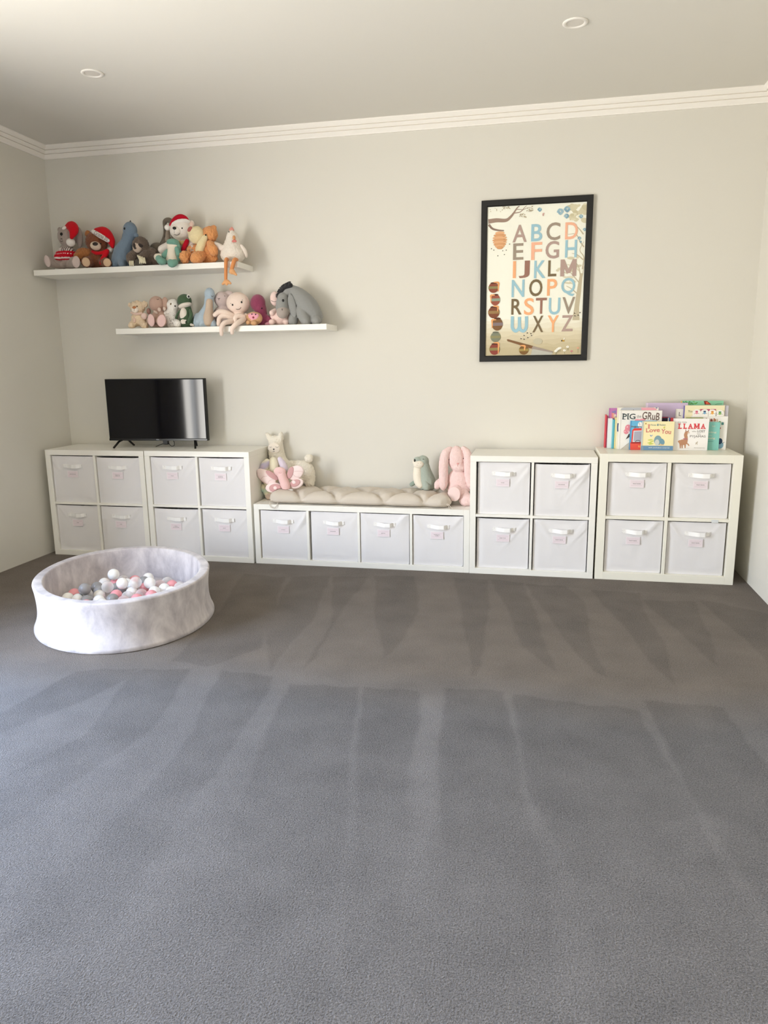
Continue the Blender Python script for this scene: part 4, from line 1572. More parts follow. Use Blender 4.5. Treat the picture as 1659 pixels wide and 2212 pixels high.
class Toy:
    def __init__(s, name, label, Z, y, base, front=None, cat='soft toy', group=None):
        s.name, s.label, s.Z, s.y, s.base, s.front, s.cat, s.group = name, label, Z, y, base, front, cat, group
        s.parts = []      # (name, mesh, mat)
        s.bvhs = []

    def at(s, X, Y, dy=0):
        u, v = s.Z.uv(X, Y)
        p = aty(u, v, s.y)
        k = mpp(p) / s.Z.k
        if dy:
            p = aty(u, v, s.y + dy * k)
            k = mpp(p) / s.Z.k
        return p, k

    def part(s, name, mat, items, vox=.0042, fuzz=0.0, ff=60, clamp=True, smooth=6, bands=None):
        bm = bmesh.new()
        for it in items:
            if it[0] == 'e':
                _, X, Y, a, b, dy, c, rot, yaw = it
                p, k = s.at(X, Y, dy)
                c = c if c is not None else min(a, b)
                M = Matrix.Rotation(math.radians(-rot), 3, 'Y') @ Matrix.Rotation(math.radians(yaw), 3, 'Z')
                add_ball(bm, p, (a * k, c * k, b * k), 3, M)
            else:
                ps = spline([(q[0], q[1], q[2], q[3] if len(q) > 3 else 0) for q in it[1]], 4) if len(it[1]) > 2 else it[1]
                ch = []
                for q in ps:
                    p, k = s.at(q[0], q[1], q[3] if len(q) > 3 else 0)
                    ch.append((p, max(q[2], 1) * k))
                add_chain(bm, ch)
        me0 = bpy.data.meshes.new('tmp')
        bm.to_mesh(me0)
        bm.free()
        o = bpy.data.objects.new('tmp', me0)
        COL.objects.link(o)
        r = o.modifiers.new('r', 'REMESH')
        r.mode = 'VOXEL'
        r.voxel_size = vox
        sm = o.modifiers.new('s', 'SMOOTH')
        sm.factor = 0.5
        sm.iterations = smooth
        dg = bpy.context.evaluated_depsgraph_get()
        me = bpy.data.meshes.new_from_object(o.evaluated_get(dg))
        bpy.data.objects.remove(o)
        bpy.data.meshes.remove(me0)
        n = len(me.vertices)
        co = np.empty(n * 3, np.float32)
        me.vertices.foreach_get('co', co)
        co = co.reshape(-1, 3)
        if fuzz:
            no = np.empty(n * 3, np.float32)
            me.vertex_normals.foreach_get('vector', no)
            no = no.reshape(-1, 3)
            d = np.array([noise.noise((c[0] * ff, c[1] * ff, c[2] * ff)) + .6 * noise.noise((c[0] * ff * 2.3, c[1] * ff * 2.3, c[2] * ff * 2.3)) for c in co])
            co += no * (d * fuzz)[:, None]
        if clamp:
            fr = s.front if s.front is not None else -9
            m = (co[:, 2] < s.base + .0006) & (co[:, 1] > fr)
            co[m, 2] = s.base + .0006
        # nothing reaches into the wall
        co[:, 1] = np.minimum(co[:, 1], -0.004)
        me.vertices.foreach_set('co', co.ravel())
        me.update()
        me.name = name
        me.materials.clear()
        mats = mat if isinstance(mat, (list, tuple)) else [mat]
        for m in mats:
            me.materials.append(m)
        me.polygons.foreach_set('use_smooth', [True] * len(me.polygons))
        if bands:
            z0, z1 = co[:, 2].min(), co[:, 2].max()
            for p in me.polygons:
                t = (p.center.z - z0) / (z1 - z0)
                p.material_index = bands(t, p.center)
        s.bvhs.append(BVHTree.FromPolygons([Vector(c) for c in co], [tuple(p.vertices) for p in me.polygons]))
        s.parts.append([name, me, None])
        return s

    def hit(s, X, Y):
        d = ray(*s.Z.uv(X, Y)).normalized()
        best = None
        for b in s.bvhs:
            h = b.ray_cast(CAM, d)
            if h[0] is not None and (best is None or h[3] < best[3]):
                best = h
        if best is None:
            p, k = s.at(X, Y)
            return p, Vector((0, -1, 0)), k
        return best[0], best[1], mpp(best[0]) / s.Z.k

    def spot(s, name, mat, X, Y, a, b, th=.3, rot=0, lift=0.15, sub=3, parent=None, solid=False):
        """low button or patch lying on the surface seen at (X, Y)"""
        p, n, k = s.hit(X, Y)
        n = (n + Vector((0, -1, 0)) * .6).normalized()
        up = Vector((0, 0, 1))
        xa = up.cross(n) * -1
        xa = n.cross(up).normalized() * -1 if xa.length < 1e-4 else (up.cross(n)).normalized()
        if xa.x < 0:
            xa = -xa
        za = n.cross(xa).normalized()
        if za.z < 0:
            za = -za
        c, q = math.cos(math.radians(rot)), math.sin(math.radians(rot))
        x2, z2 = xa * c + za * q, -xa * q + za * c
        M = Matrix((x2, n, z2)).transposed()
        t = min(a, b) * th * k
        bm = bmesh.new()
        add_ball(bm, p + n * (t * lift), (a * k, t, b * k), sub, M)
        me = bm_mesh(name, bm, mat, True)
        s.parts.append([name, me, parent])
        if solid:
            s.bvhs.append(BVHTree.FromPolygons([v.co.copy() for v in me.vertices], [tuple(f.vertices) for f in me.polygons]))
        return s

    def line(s, name, mat, pts, r=1.0, parent=None):
        q = spline(pts, 5) if len(pts) > 2 else pts
        P = []
        for X, Y in q:
            p, n, k = s.hit(X, Y)
            P.append(p + n * (r * k * .5))
        bm = bmesh.new()
        add_tube(bm, P, r * k, 6)
        s.parts.append([name, bm_mesh(name, bm, mat, True), parent])
        return s

    def word(s, name, text, mat, X, Y, w, h, rot=0, parent=None):
        p, n, k = s.hit(X, Y)
        vs, fs = text_shape(text)
        ax = min(v[0] for v in vs); bx = max(v[0] for v in vs); az = min(v[1] for v in vs); bz = max(v[1] for v in vs)
        c, q = math.cos(math.radians(rot)), math.sin(math.radians(rot))
        co = []
        for v in vs:
            lx = ((v[0] - ax) / (bx - ax) - .5) * w
            lz = ((v[1] - az) / (bz - az) - .5) * h
            Xp, Yp = X + lx * c - lz * q, Y - lx * q - lz * c
            hp, hn, kk = s.hit(Xp, Yp)
            co.append(hp + hn * .0012)
        me = bpy.data.meshes.new(name)
        me.from_pydata([tuple(c_) for c_ in co], [], fs)
        me.materials.append(mat)
        s.parts.append([name, me, parent])
        return s

    def build(s):
        lo = Vector((1e9,) * 3); hi = -lo
        for v in s.parts[0][1].vertices:
            for i in range(3):
                lo[i] = min(lo[i], v.co[i]); hi[i] = max(hi[i], v.co[i])
        loc = Vector(((lo.x + hi.x) / 2, (lo.y + hi.y) / 2, s.base))
        root = empty(s.name, loc, s.label, s.cat, s.group)
        made = {}
        for name, me, parent in s.parts:
            me.transform(Matrix.Translation(-loc))
            o = link(name, me, made.get(parent, root))
            made.setdefault(name, o)
        return root


EYE = gloss('#0b0a0a', 0.12)
STITCH = ink('#3c302b')
G1, G2 = 'soft toys on the upper shelf', 'soft toys on the lower shelf'
SH1, SH2, BN = 2.0, 1.592, 0.4145
FE = -.262            # front edge of both shelves

# ---- upper shelf
RED = plush('#d01826', 420, .3, .1, .1, 0)
FLUFF = plush('#f1ece6', 330, .6)


def sweater_bands(t, c):
    if t > .66:
        return 1 if (math.sin(c.x * 520) > -.2) else 2
    if .22 < t < .30:
        return 1
    if .48 < t < .53 and math.sin(c.x * 420) > .1:
        return 1
    if .10 < t < .14 and math.sin(c.x * 600) > .2:
        return 1
    return 0


t = Toy('plush_bear', 'taupe plush toy in red knitted jumper and Santa hat, leftmost on the upper shelf', Z1, -.12, SH1, FE, group=G1)
TA = plush('#a8988f', 300)
t.part('body', TA, [E(430, 405, 140, 145, -10, 120), E(425, 660, 130, 140, 0, 105), E(440, 790, 150, 70, 0, 100),
                    C((380, 815, 55, -30), (260, 800, 60, -110), (165, 762, 72, -190)), C((470, 815, 55, -40), (540, 770, 78, -230)), E(320, 310, 36, 40, 10, 25)], fuzz=.0012)
t.part('ear', TA, [E(600, 415, 56, 142, 25, 40)])
t.part('jumper', [plush('#c8182a', 500, .5, .1, .1, 0), plush('#efe6e0', 500, .5), plush('#5a3630', 500, .5)],
       [E(420, 665, 148, 118, -8, 122), C((330, 650, 60, -40), (285, 705, 48, -85))], bands=sweater_bands)
t.part('santa_hat', RED, [C((440, 275, 48, -40), (500, 265, 78, -50), (520, 330, 62, -120), (490, 420, 26, -140))])
t.spot('pompom', FLUFF, 482, 485, 62, 58, .9, 0, .5, parent='santa_hat').spot('hat_trim', FLUFF, 388, 285, 36, 24, .6, 30, .4, parent='santa_hat')
t.spot('eye', EYE, 345, 370, 22, 22, .6).line('nose', STITCH, [(335, 440), (350, 436), (362, 442)], 4).line('mouth', STITCH, [(325, 465), (345, 478), (368, 465)], 3)
t.spot('sole', plush('#cdb9b2', 400, .3), 143, 758, 42, 82, .25, 6).spot('sole', plush('#cdb9b2', 400, .3), 556, 770, 54, 82, .25, -4)
t.build()

t = Toy('teddy_bear', 'shaggy chestnut teddy bear in a Santa hat with lettered band and red scarf', Z1, -.125, SH1, FE, group=G1)
BRN, BRL = plush('#87481f', 200, 1.0, .3), plush('#b5702f', 200, 1.0, .3)
t.part('body', BRN, [E(850, 480, 160, 150, 0, 130), E(885, 690, 145, 135, 0, 110), E(880, 800, 170, 60), C((760, 760, 75, -60), (700, 775, 72, -190)), C((950, 770, 70, -60), (1000, 785, 66, -190))],
       fuzz=.004, ff=85)
t.part('ear', BRL, [E(722, 365, 45, 52, 10, 34)], fuzz=.004, ff=90)
t.part('arm', BRL, [C((730, 640, 65, -40), (650, 650, 80, -60), (600, 690, 76, -80))], fuzz=.005, ff=85)
t.part('muzzle', plush('#e3cdb4', 320, .5), [E(835, 540, 82, 62, -118, 60, -12)])
t.part('santa_hat', RED, [C((870, 350, 72, -10), (960, 365, 92, -20), (1050, 455, 62, -40), (1078, 550, 26, -60))])
t.part('hat_band', FLUFF, [C((800, 335, 30, -90), (900, 395, 36, -125), (1010, 462, 30, -115))], fuzz=.001)
t.word('hat_lettering', 'Christmas 202', ink('#5c2b2b'), 915, 398, 220, 46, -29, parent='hat_band')
t.spot('pompom', FLUFF, 1048, 598, 42, 40, .9, 0, .3, parent='santa_hat')
t.part('scarf', RED, [C((790, 620, 22, -95), (850, 645, 26, -118), (930, 635, 24, -110), (1000, 610, 30, -80)), C((1000, 630, 30, -90), (950, 710, 36, -125), (915, 790, 26, -140))])
t.spot('nose', gloss('#2b1a14', .3), 830, 512, 40, 26, .7).spot('eye', EYE, 905, 508, 13, 13, .7)
t.spot('paw_pad', plush('#d9b58f', 400, .3), 698, 772, 56, 64, .25, 4).spot('paw_pad', plush('#d9b58f', 400, .3), 1000, 778, 54, 58, .25, 0)
t.build()

t = Toy('plush_dinosaur', 'slate blue plush dinosaur with a tiny dark horn, upper shelf, right of the chestnut teddy', Z1, -.14, SH1, FE, group=G1)
SB = plush('#71869b', 320)
t.part('body', SB, [E(1330, 320, 102, 122, -10, 95), C((1320, 400, 98), (1290, 500, 96), (1240, 620, 135), (1230, 720, 150)), C((1130, 690, 62, -40), (1105, 800, 58, -90)),
                    C((1215, 720, 60, -60), (1215, 800, 56, -130)), E(1420, 390, 30, 32, -20)], fuzz=.0008)
t.part('horn', plush('#1d2436', 500, .2), [C((1333, 200, 17, -10), (1333, 172, 5, -10))], vox=.003, smooth=2)
t.spot('eye', EYE, 1250, 292, 15, 18, .7)
t.build()

t = Toy('plush_sloth', 'shaggy dark brown plush sloth with cream claws lying on the upper shelf', Z1, -.15, SH1, FE, group=G1)
SL = plush('#665548', 190, 1.0, .35)
t.part('body', SL, [E(1480, 530, 120, 118, -60, 100), E(1590, 690, 170, 130, 0, 100), E(1740, 740, 130, 100, 20, 80), C((1400, 650, 60, -90), (1340, 710, 66, -150), (1345, 770, 50, -170)),
                    C((1560, 660, 60, -90), (1490, 700, 50, -150))], fuzz=.005, ff=80)
t.part('face', plush('#c9b3a0', 330, .5), [E(1432, 562, 72, 76, -125, 50)])
t.spot('eye_patch', plush('#2d211d', 380, .4), 1388, 535, 24, 38, .35, 15).spot('eye_patch', plush('#2d211d', 380, .4), 1478, 532, 40, 24, .35, -25)
t.spot('nose', gloss('#2a201e', .4), 1402, 572, 20, 14, .6)
CLW = plush('#e0d6b6', 420, .4)
for X in (1325, 1348, 1370):
    t.part('claw', CLW, [C((X, 760, 13, -225), (X, 800, 13, -235), (X + 3, 828, 8, -240))], vox=.003, clamp=False)
for i in range(4):
    t.part('claw', CLW, [C((1440 + i * 30, 680 + i * 12, 15, -190), (1470 + i * 22, 735 + i * 8, 17, -215), (1470 + i * 26, 785, 13, -220))], vox=.003)
t.build()

t = Toy('plush_rabbit', 'dark olive brown plush toy with tall folded ear, behind the white bear', Z2, -.075, SH1, FE, group=G1)
OB = plush('#6b5f50', 330)
t.part('body', OB, [E(130, 640, 130, 125, 0, 90), E(290, 560, 90, 140, 10, 50)], fuzz=.0008)
t.part('ear', OB, [C((190, 540, 28), (232, 420, 20), (242, 300, 22), (245, 200, 34), (300, 175, 38), (345, 220, 40), (330, 330, 34))])
t.part('ear_lining', plush('#9b8c7b', 330, .4), [C((290, 300, 30, -14), (285, 430, 36, -12), (280, 500, 30, -10))])
t.build()

t = Toy('plush_bear', 'white plush bear in a crimson Santa hat with smiling face and red braces, upper shelf', Z2, -.115, SH1, FE, group=G1)
WB = plush('#eee4da', 360, .5)
t.part('body', WB, [E(480, 320, 170, 152, -20, 130), E(510, 610, 190, 140, 20, 100), E(510, 740, 210, 90, 20, 100), C((330, 560, 75, -30), (200, 615, 62, -90)), C((640, 540, 70, 0), (700, 620, 60, -40)),
                    E(640, 235, 50, 55, 10, 30)], fuzz=.001)
t.part('muzzle', WB, [E(405, 340, 88, 70, -125, 60)])
t.part('santa_hat', plush('#b8142a', 420, .3, .1, .1, 0), [C((330, 260, 26, -80), (390, 180, 42, -60), (470, 140, 52, -40), (540, 150, 42, -30), (580, 175, 26, -30))])
t.part('hat_trim', FLUFF, [C((370, 232, 26, -110), (450, 195, 30, -100), (540, 185, 30, -80), (600, 200, 26, -40))], fuzz=.001)
t.part('pompom', FLUFF, [E(282, 288, 46, 44, -100, 44)], fuzz=.001, clamp=False)
t.spot('ear_lining', plush('#e9c9bc', 400, .3), 640, 240, 32, 40, .3, 0)
t.spot('nose', EYE, 388, 298, 29, 23, .7, -15).spot('eye', EYE, 502, 298, 11, 11, .8)
t.line('mouth', STITCH, [(385, 385), (420, 400), (455, 385), (468, 368)], 3).line('nose_seam', STITCH, [(388, 325), (385, 370)], 2.5)
t.part('braces', plush('#b8142a', 420, .3, .1, .1, 0), [C((575, 490, 34, -95), (545, 555, 36, -110), (515, 620, 34, -110))])
t.part('bow', plush('#c9b06c', 420, .3), [C((470, 495, 20, -110), (500, 520, 26, -120), (520, 500, 22, -115)), E(490, 540, 26, 18, -118)])
t.build()

t = Toy('plush_dinosaur', 'small sea green and cream plush toy sitting in front of the white bear', Z2, -.215, SH1, FE, group=G1)
GR, CRM = plush('#6fa593', 320, .7), plush('#efe3cf', 320, .6)
t.part('body', CRM, [E(355, 560, 88, 62, 0, 62), C((352, 600, 64), (348, 700, 78), (350, 770, 92)), C((200, 730, 52, -20), (135, 730, 56, -40))], fuzz=.001)
t.part('hood', GR, [E(365, 510, 98, 56, 0, 78, -4), C((440, 530, 30, 20), (450, 650, 40, 30), (450, 760, 40, 30))], fuzz=.0015)
t.part('arm', GR, [C((285, 650, 42, -20), (240, 710, 50, -40))], fuzz=.0015)
t.part('arm', GR, [C((420, 600, 34, -10), (450, 690, 40, -10))], fuzz=.0015)
t.part('foot', GR, [C((150, 745, 48, -120), (190, 790, 56, -175), (235, 795, 44, -140))], fuzz=.002, clamp=False)
t.part('foot', GR, [C((330, 810, 52, -185), (352, 828, 58, -195), (400, 805, 46, -160))], fuzz=.002, clamp=False)
t.build()

t = Toy('plush_bear', 'shaggy orange plush toy with a pale yellow snout and belly, beside the white chicken', Z2, -.15, SH1, FE, group=G1)
OR, YL = plush('#e79a52', 190, 1.0, .22), plush('#efdca8', 300, .8)
t.part('body', OR, [E(920, 390, 115, 115, 0, 100), E(975, 295, 44, 46, 10, 32), E(850, 325, 42, 34, 0), E(890, 650, 150, 150, 10, 110), E(900, 760, 150, 60, 10),
                    C((640, 620, 70, 10), (760, 620, 90, 10))], fuzz=.005, ff=85)
t.part('snout', YL, [E(715, 400, 128, 130, -60, 95, -20), E(640, 340, 55, 70, -70, 60, -30)], fuzz=.002)
t.part('belly', YL, [C((850, 430, 40, -95), (800, 520, 62, -105), (765, 620, 66, -110))], fuzz=.002)
t.part('arm', OR, [C((925, 530, 55, -70), (955, 600, 72, -110), (975, 650, 62, -110))], fuzz=.005, ff=85)
t.part('foot', OR, [C((600, 700, 60, -100), (540, 730, 82, -165)), E(540, 730, 76, 95, -160, 70)], fuzz=.005, ff=85)
t.part('foot', OR, [C((800, 700, 70, -100), (720, 745, 98, -190))], fuzz=.005, ff=85)
t.spot('nose', plush('#b4564f', 420, .3), 618, 312, 46, 30, .6, 45).spot('eye', EYE, 855, 400, 12, 15, .8)
t.build()

t = Toy('plush_chicken', 'white plush chicken with orange legs dangling over the upper shelf\'s right end', Z2, -.15, SH1, FE, group=G1)
CH = plush('#efe5d8', 240, .9, .12)
t.part('body', CH, [E(1260, 690, 190, 135, 0, 150), C((1255, 620, 150), (1252, 520, 112), (1252, 430, 88), (1248, 385, 58))], fuzz=.003, ff=95)
t.part('comb', plush('#d98b7c', 420, .3), [E(1222, 322, 20, 26, 0, 12), E(1245, 305, 20, 30, 0, 12), E(1265, 325, 14, 24, 0, 12)], vox=.003, smooth=3)
t.part('beak', plush('#dd9a5c', 420, .3), [E(1278, 442, 22, 38, -88, 30)], vox=.003)
t.part('wattle', plush('#d9746c', 420, .3), [E(1265, 492, 22, 18, -108, 14), E(1298, 492, 22, 18, -105, 14), E(1282, 480, 18, 18, -108, 14)], vox=.003)
t.part('wing', plush('#e9ddd2', 330, .5), [C((965, 512, 20, -60), (1040, 560, 44, -50), (1110, 600, 50, -40), (1165, 580, 44, -60))], fuzz=.001)
t.part('wing', plush('#e9ddd2', 330, .5), [C((1385, 560, 24, -20), (1440, 640, 32, -10), (1465, 720, 22, 0))], fuzz=.001)
OL = plush('#dd8c45', 420, .4)
t.part('leg', OL, [C((1175, 765, 30, -170), (1160, 765, 29, -280), (1155, 840, 27, -303), (1155, 960, 27, -303), (1155, 1075, 25, -300))], clamp=False)
t.part('foot', plush('#e5a566', 420, .4), [E(1165, 1100, 50, 38, -308, 45), C((1165, 1090, 30, -308), (1110, 1130, 20, -318)), C((1165, 1090, 30, -308), (1168, 1135, 22, -333)),
                                           C((1165, 1090, 30, -308), (1222, 1120, 20, -315))], vox=.0035, clamp=False)
t.part('leg', OL, [C((1320, 770, 28, -170), (1285, 770, 32, -280), (1262, 840, 31, -308), (1242, 910, 30, -305))], clamp=False)
t.part('foot', plush('#e5a566', 420, .4), [E(1248, 945, 46, 44, -310, 40), C((1260, 950, 34, -310), (1312, 995, 16, -316))], vox=.0035, clamp=False)
t.spot('eye', EYE, 1203, 355, 8, 8, .8)
t.build()

# ---- lower shelf
t = Toy('teddy_bear', 'fluffy cream teddy bear with an orange nose, leftmost on the lower shelf', Z3, -.15, SH2, FE, group=G2)
CF = plush('#ecd3b1', 190, 1.0, .2)
t.part('body', CF, [E(392, 510, 115, 95, -10, 90), E(280, 480, 36, 38, 0, 24), E(495, 465, 48, 50, 0, 28), E(410, 680, 115, 110, 0, 90), C((350, 740, 60, -40), (300, 785, 48, -110)),
                    C((470, 750, 60, -40), (500, 785, 52, -110))], fuzz=.0045, ff=85)
t.part('muzzle', plush('#f3e6d6', 320, .4), [E(352, 548, 58, 48, -85, 40)])
t.part('hand', plush('#eecfc4', 380, .4), [E(490, 645, 50, 50, -80, 42)])
t.spot('nose', plush('#b46f3a', 420, .3), 340, 514, 30, 22, .6).spot('eye', gloss('#6a4a2e', .2), 383, 497, 10, 10, .8)
t.part('scarf', plush('#e0bfae', 380, .4), [C((300, 590, 20, -60), (360, 612, 22, -80), (450, 600, 22, -70)), C((340, 680, 22, -90), (345, 725, 22, -95))], fuzz=.001)
t.line('mouth', STITCH, [(342, 535), (341, 565)], 2.5)
t.build()

t = Toy('plush_elephant', 'dusty rose brown plush elephant with pink soles and a bow, sitting on the lower shelf', Z3, -.145, SH2, FE, group=G2)
DR = plush('#c4a08e', 340, .5)
t.part('body', DR, [E(672, 460, 112, 115, -20, 100), E(720, 660, 120, 110, 0, 95), E(700, 760, 140, 50), C((640, 700, 60, -50), (595, 715, 68, -160)), C((740, 710, 65, -50), (748, 725, 78, -165))], fuzz=.0006)
t.part('ear', DR, [E(795, 460, 58, 105, 0, 32, -8)])
t.part('ear', plush('#a5786c', 340, .5), [E(555, 570, 34, 50, 0, 26)])
t.part('bow', plush('#d6bfb0', 420, .3), [E(715, 545, 30, 34, -105, 14, 30), E(660, 585, 45, 20, -105, 14, -35), E(790, 535, 26, 34, -80, 14, 20)], vox=.0035)
t.spot('sole', plush('#e6c0bb', 420, .3), 593, 705, 50, 92, .22, 4).spot('sole', plush('#e6c0bb', 420, .3), 748, 712, 64, 92, .22, -10)
t.line('closed_eye', STITCH, [(675, 390), (692, 396), (706, 388)], 3)
t.build()

t = Toy('plush_owl', 'white plush toy speckled with grey, squeezed beside the green frog', Z3, -.145, SH2, FE, group=G2)
t.part('body', plush('#f0ebe4', 250, .8), [E(918, 478, 94, 90, -10, 80), C((905, 560, 80), (900, 660, 100), (905, 740, 96)), E(820, 605, 40, 40, -20), C((950, 740, 60, -60), (985, 755, 58, -120))], fuzz=.002, ff=90)
t.spot('eye', gloss('#6d5a3a', .2), 886, 461, 11, 16, .7, -20).spot('eye', EYE, 949, 493, 11, 13, .8)
r_ = random.Random(2)
for i in range(16):
    t.line('speckle', ink('#8a8680'), [(x, y) for x, y in ((lambda a, b: ((a, b), (a + r_.uniform(5, 12), b + r_.uniform(6, 14))))(r_.uniform(820, 925), r_.uniform(600, 780)))], 3)
t.build()

t = Toy('plush_frog', 'dark green plush frog with a white belly and goggle eye, standing on the lower shelf', Z3, -.15, SH2, FE, group=G2)
FG, FW = plush('#3d5a3a', 360, .4), plush('#e9dfd3', 360, .4)
t.part('body', FG, [E(1090, 415, 110, 100, -10, 95), C((1120, 520, 70), (1120, 620, 92), (1120, 730, 110)), E(1190, 720, 50, 50, -20)], fuzz=.0004)
t.part('jaw', FW, [E(1098, 482, 106, 42, -30, 92, 14)])
t.part('belly', FW, [E(1078, 615, 62, 100, -60, 50, -6)])
t.part('arm', FG, [C((1045, 545, 14, -70), (995, 600, 16, -80), (965, 670, 17, -70), (970, 715, 15, -60))], vox=.003)
t.part('arm', FG, [C((1175, 560, 26, -60), (1190, 640, 30, -70), (1150, 720, 24, -120))], vox=.0035)
t.part('hand', FW, [E(1070, 725, 40, 38, -110, 28), C((1070, 715, 18, -115), (1112, 705, 12, -120)), C((1070, 735, 18, -115), (1100, 750, 12, -120))], vox=.003)
t.part('foot', FW, [C((1190, 770, 22, -60), (1225, 780, 14, -70))], vox=.003)
t.part('eye', [plush('#f4f1ec', 500, .1)], [E(1152, 348, 30, 32, -50, 26)], vox=.003)
t.spot('pupil', EYE, 1152, 350, 15, 17, .5, parent='eye')
t.build()

t = Toy('plush_dinosaur', 'pale blue long necked plush dinosaur with a tan chest on the lower shelf', Z3, -.14, SH2, FE, group=G2)
PB, TN = plush('#a9bccb', 330, .5), plush('#cbb49d', 360, .4)
t.part('body', PB, [E(1466, 320, 80, 100, -10, 72), C((1458, 390, 70), (1450, 500, 74), (1420, 600, 100), (1400, 720, 150)), C((1310, 680, 90, 10), (1290, 760, 70, -40)), C((1390, 720, 60, -60), (1350, 770, 50, -110)),
                    C((1500, 730, 60, -60), (1530, 775, 50, -100))], fuzz=.0008)
t.part('chest', TN, [C((1462, 425, 52, -38), (1458, 540, 58, -50), (1452, 660, 82, -88), (1450, 730, 72, -105))])
t.line('closed_eye', STITCH, [(1488, 338), (1505, 348), (1520, 338)], 3)
t.build()

t = Toy('plush_elephant', 'pale mauve plush toy sitting behind the pink octopus\'s left side', Z4, -.09, SH2, FE, group=G2)
PM = plush('#cbb8b4', 330, .5)
t.part('body', PM, [E(115, 338, 108, 102, 0, 80), E(205, 260, 60, 34, 10, 30, -10), E(130, 540, 140, 125, 10, 75)], fuzz=.0008)
t.line('nose', STITCH, [(58, 322), (72, 330), (86, 322)], 3).line('mouth', STITCH, [(72, 330), (72, 350)], 2.5).line('closed_eye', STITCH, [(140, 290), (150, 298)], 3)
t.build()

t = Toy('plush_octopus', 'pale pink smiling plush octopus with two arms over the lower shelf\'s edge', Z4, -.145, SH2, FE, group=G2)
OC = plush('#efd9cb', 360, .4)
t.part('body', OC, [E(316, 385, 152, 138, 0, 125), E(320, 580, 110, 85, 0, 90)], fuzz=.0006)
for arm in ([(250, 545, 34, -60), (160, 505, 34, -110), (80, 495, 33, -130), (20, 535, 30, -140)],
            [(240, 570, 34, -80), (150, 545, 34, -120), (85, 570, 32, -140), (70, 630, 30, -145), (68, 655, 28, -145)],
            [(300, 600, 34, -90), (220, 620, 34, -190), (140, 640, 32, -268), (105, 700, 30, -292), (105, 785, 25, -290)],
            [(390, 560, 34, -80), (320, 545, 34, -130), (280, 580, 32, -150), (290, 630, 30, -150)],
            [(410, 590, 34, -90), (360, 612, 36, -190), (290, 655, 34, -268), (245, 710, 30, -292), (240, 768, 24, -290)],
            [(420, 540, 28, -30), (450, 600, 28, -60), (440, 640, 26, -80)]):
    t.part('arm', OC, [C(*arm)], vox=.0038, clamp=True)
t.spot('eye', EYE, 247, 407, 11, 13, .8).spot('eye', EYE, 362, 372, 11, 14, .8)
t.line('mouth', STITCH, [(292, 460), (318, 466), (343, 455), (354, 438)], 3)
t.line('brow', STITCH, [(222, 385), (228, 392)], 2.5).line('brow', STITCH, [(366, 348), (376, 344)], 2.5)
t.build()

t = Toy('plush_whale', 'velvety magenta plush toy slumped behind the doughnut on the lower shelf', Z4, -.115, SH2, FE, group=G2)
MG = plush('#8e2b54', 300, .7, .3, .4)
t.part('body', MG, [E(570, 385, 100, 112, 0, 85), C((600, 440, 78), (615, 540, 80), (630, 610, 88)), C((690, 580, 44, -20), (735, 620, 30, -40))], fuzz=.001)
t.part('fin', plush('#c98094', 340, .5), [E(715, 645, 66, 22, -50, 40, 8)])
t.spot('eye', EYE, 620, 452, 9, 9, .8)
t.build()

t = Toy('plush_doughnut', 'round tan plush doughnut with pink icing and a singing face, on the lower shelf', Z4, -.185, SH2, FE, group=G2)
DN = plush('#cf9d6b', 380, .4)
t.part('body', DN, [E(522, 580, 114, 84, 0, 70)], fuzz=.0008)
t.part('icing', plush('#eea0b4', 420, .4), [E(512, 562, 70, 52, -42, 34), E(470, 545, 28, 26, -40, 24), E(560, 545, 28, 28, -40, 24), E(500, 600, 28, 22, -46, 22)], vox=.0035, clamp=False)
t.part('foot', DN, [E(448, 632, 36, 30, -55, 32)], vox=.0035).part('foot', DN, [E(520, 640, 44, 32, -70, 34)], vox=.0035)
t.spot('eye', EYE, 495, 526, 8, 9, .8).spot('eye', EYE, 543, 530, 8, 9, .8).spot('mouth', plush('#8e2f3a', 420, .3), 512, 568, 14, 14, .5)
t.build()

t = Toy('plush_pig', 'pale pink round plush toy half hidden behind the grey donkey', Z4, -.115, SH2, FE, group=G2)
PP = plush('#f0d3cb', 360, .4)
t.part('body', PP, [E(790, 328, 64, 92, -10, 60), E(850, 560, 130, 105, 10, 85)], fuzz=.0006)
t.part('arm', PP, [C((790, 480, 30, -50), (752, 510, 38, -80))], vox=.0038)
t.part('leg', PP, [E(752, 625, 44, 36, -80, 44)], vox=.0038)
t.part('leg', PP, [E(930, 625, 44, 40, -90, 44)], vox=.0038)
t.line('mouth', STITCH, [(742, 352), (775, 366), (805, 362)], 2.5)
t.build()

t = Toy('plush_donkey', 'grey plush donkey with a black mane and hanging ear at the lower shelf\'s right end', Z4, -.135, SH2, FE, group=G2)
DK = plush('#8e8f8d', 360, .4)
t.part('body', DK, [C((950, 240, 70, -20), (1010, 235, 82, 0), (1110, 320, 118, 10), (1210, 440, 138, 20), (1290, 560, 120, 20)), E(1270, 600, 120, 80, 20, 100),
                    C((890, 320, 72, -70), (880, 420, 82, -95), (885, 480, 78, -105)), C((1120, 480, 76, -40), (1170, 590, 68, -110), (1190, 628, 58, -130)),
                    C((1300, 600, 60, -60), (1320, 615, 62, -110)), C((1030, 540, 60, -30), (1020, 620, 62, -70))], fuzz=.0005)
t.part('muzzle', plush('#a79b93', 360, .4), [E(886, 498, 80, 84, -118, 78)])
t.part('ear', DK, [E(1010, 420, 54, 158, -95, 20, 10)])
hair = []
r_ = random.Random(5)
base = spline([(842, 300), (870, 232), (920, 180), (985, 150)], 6)
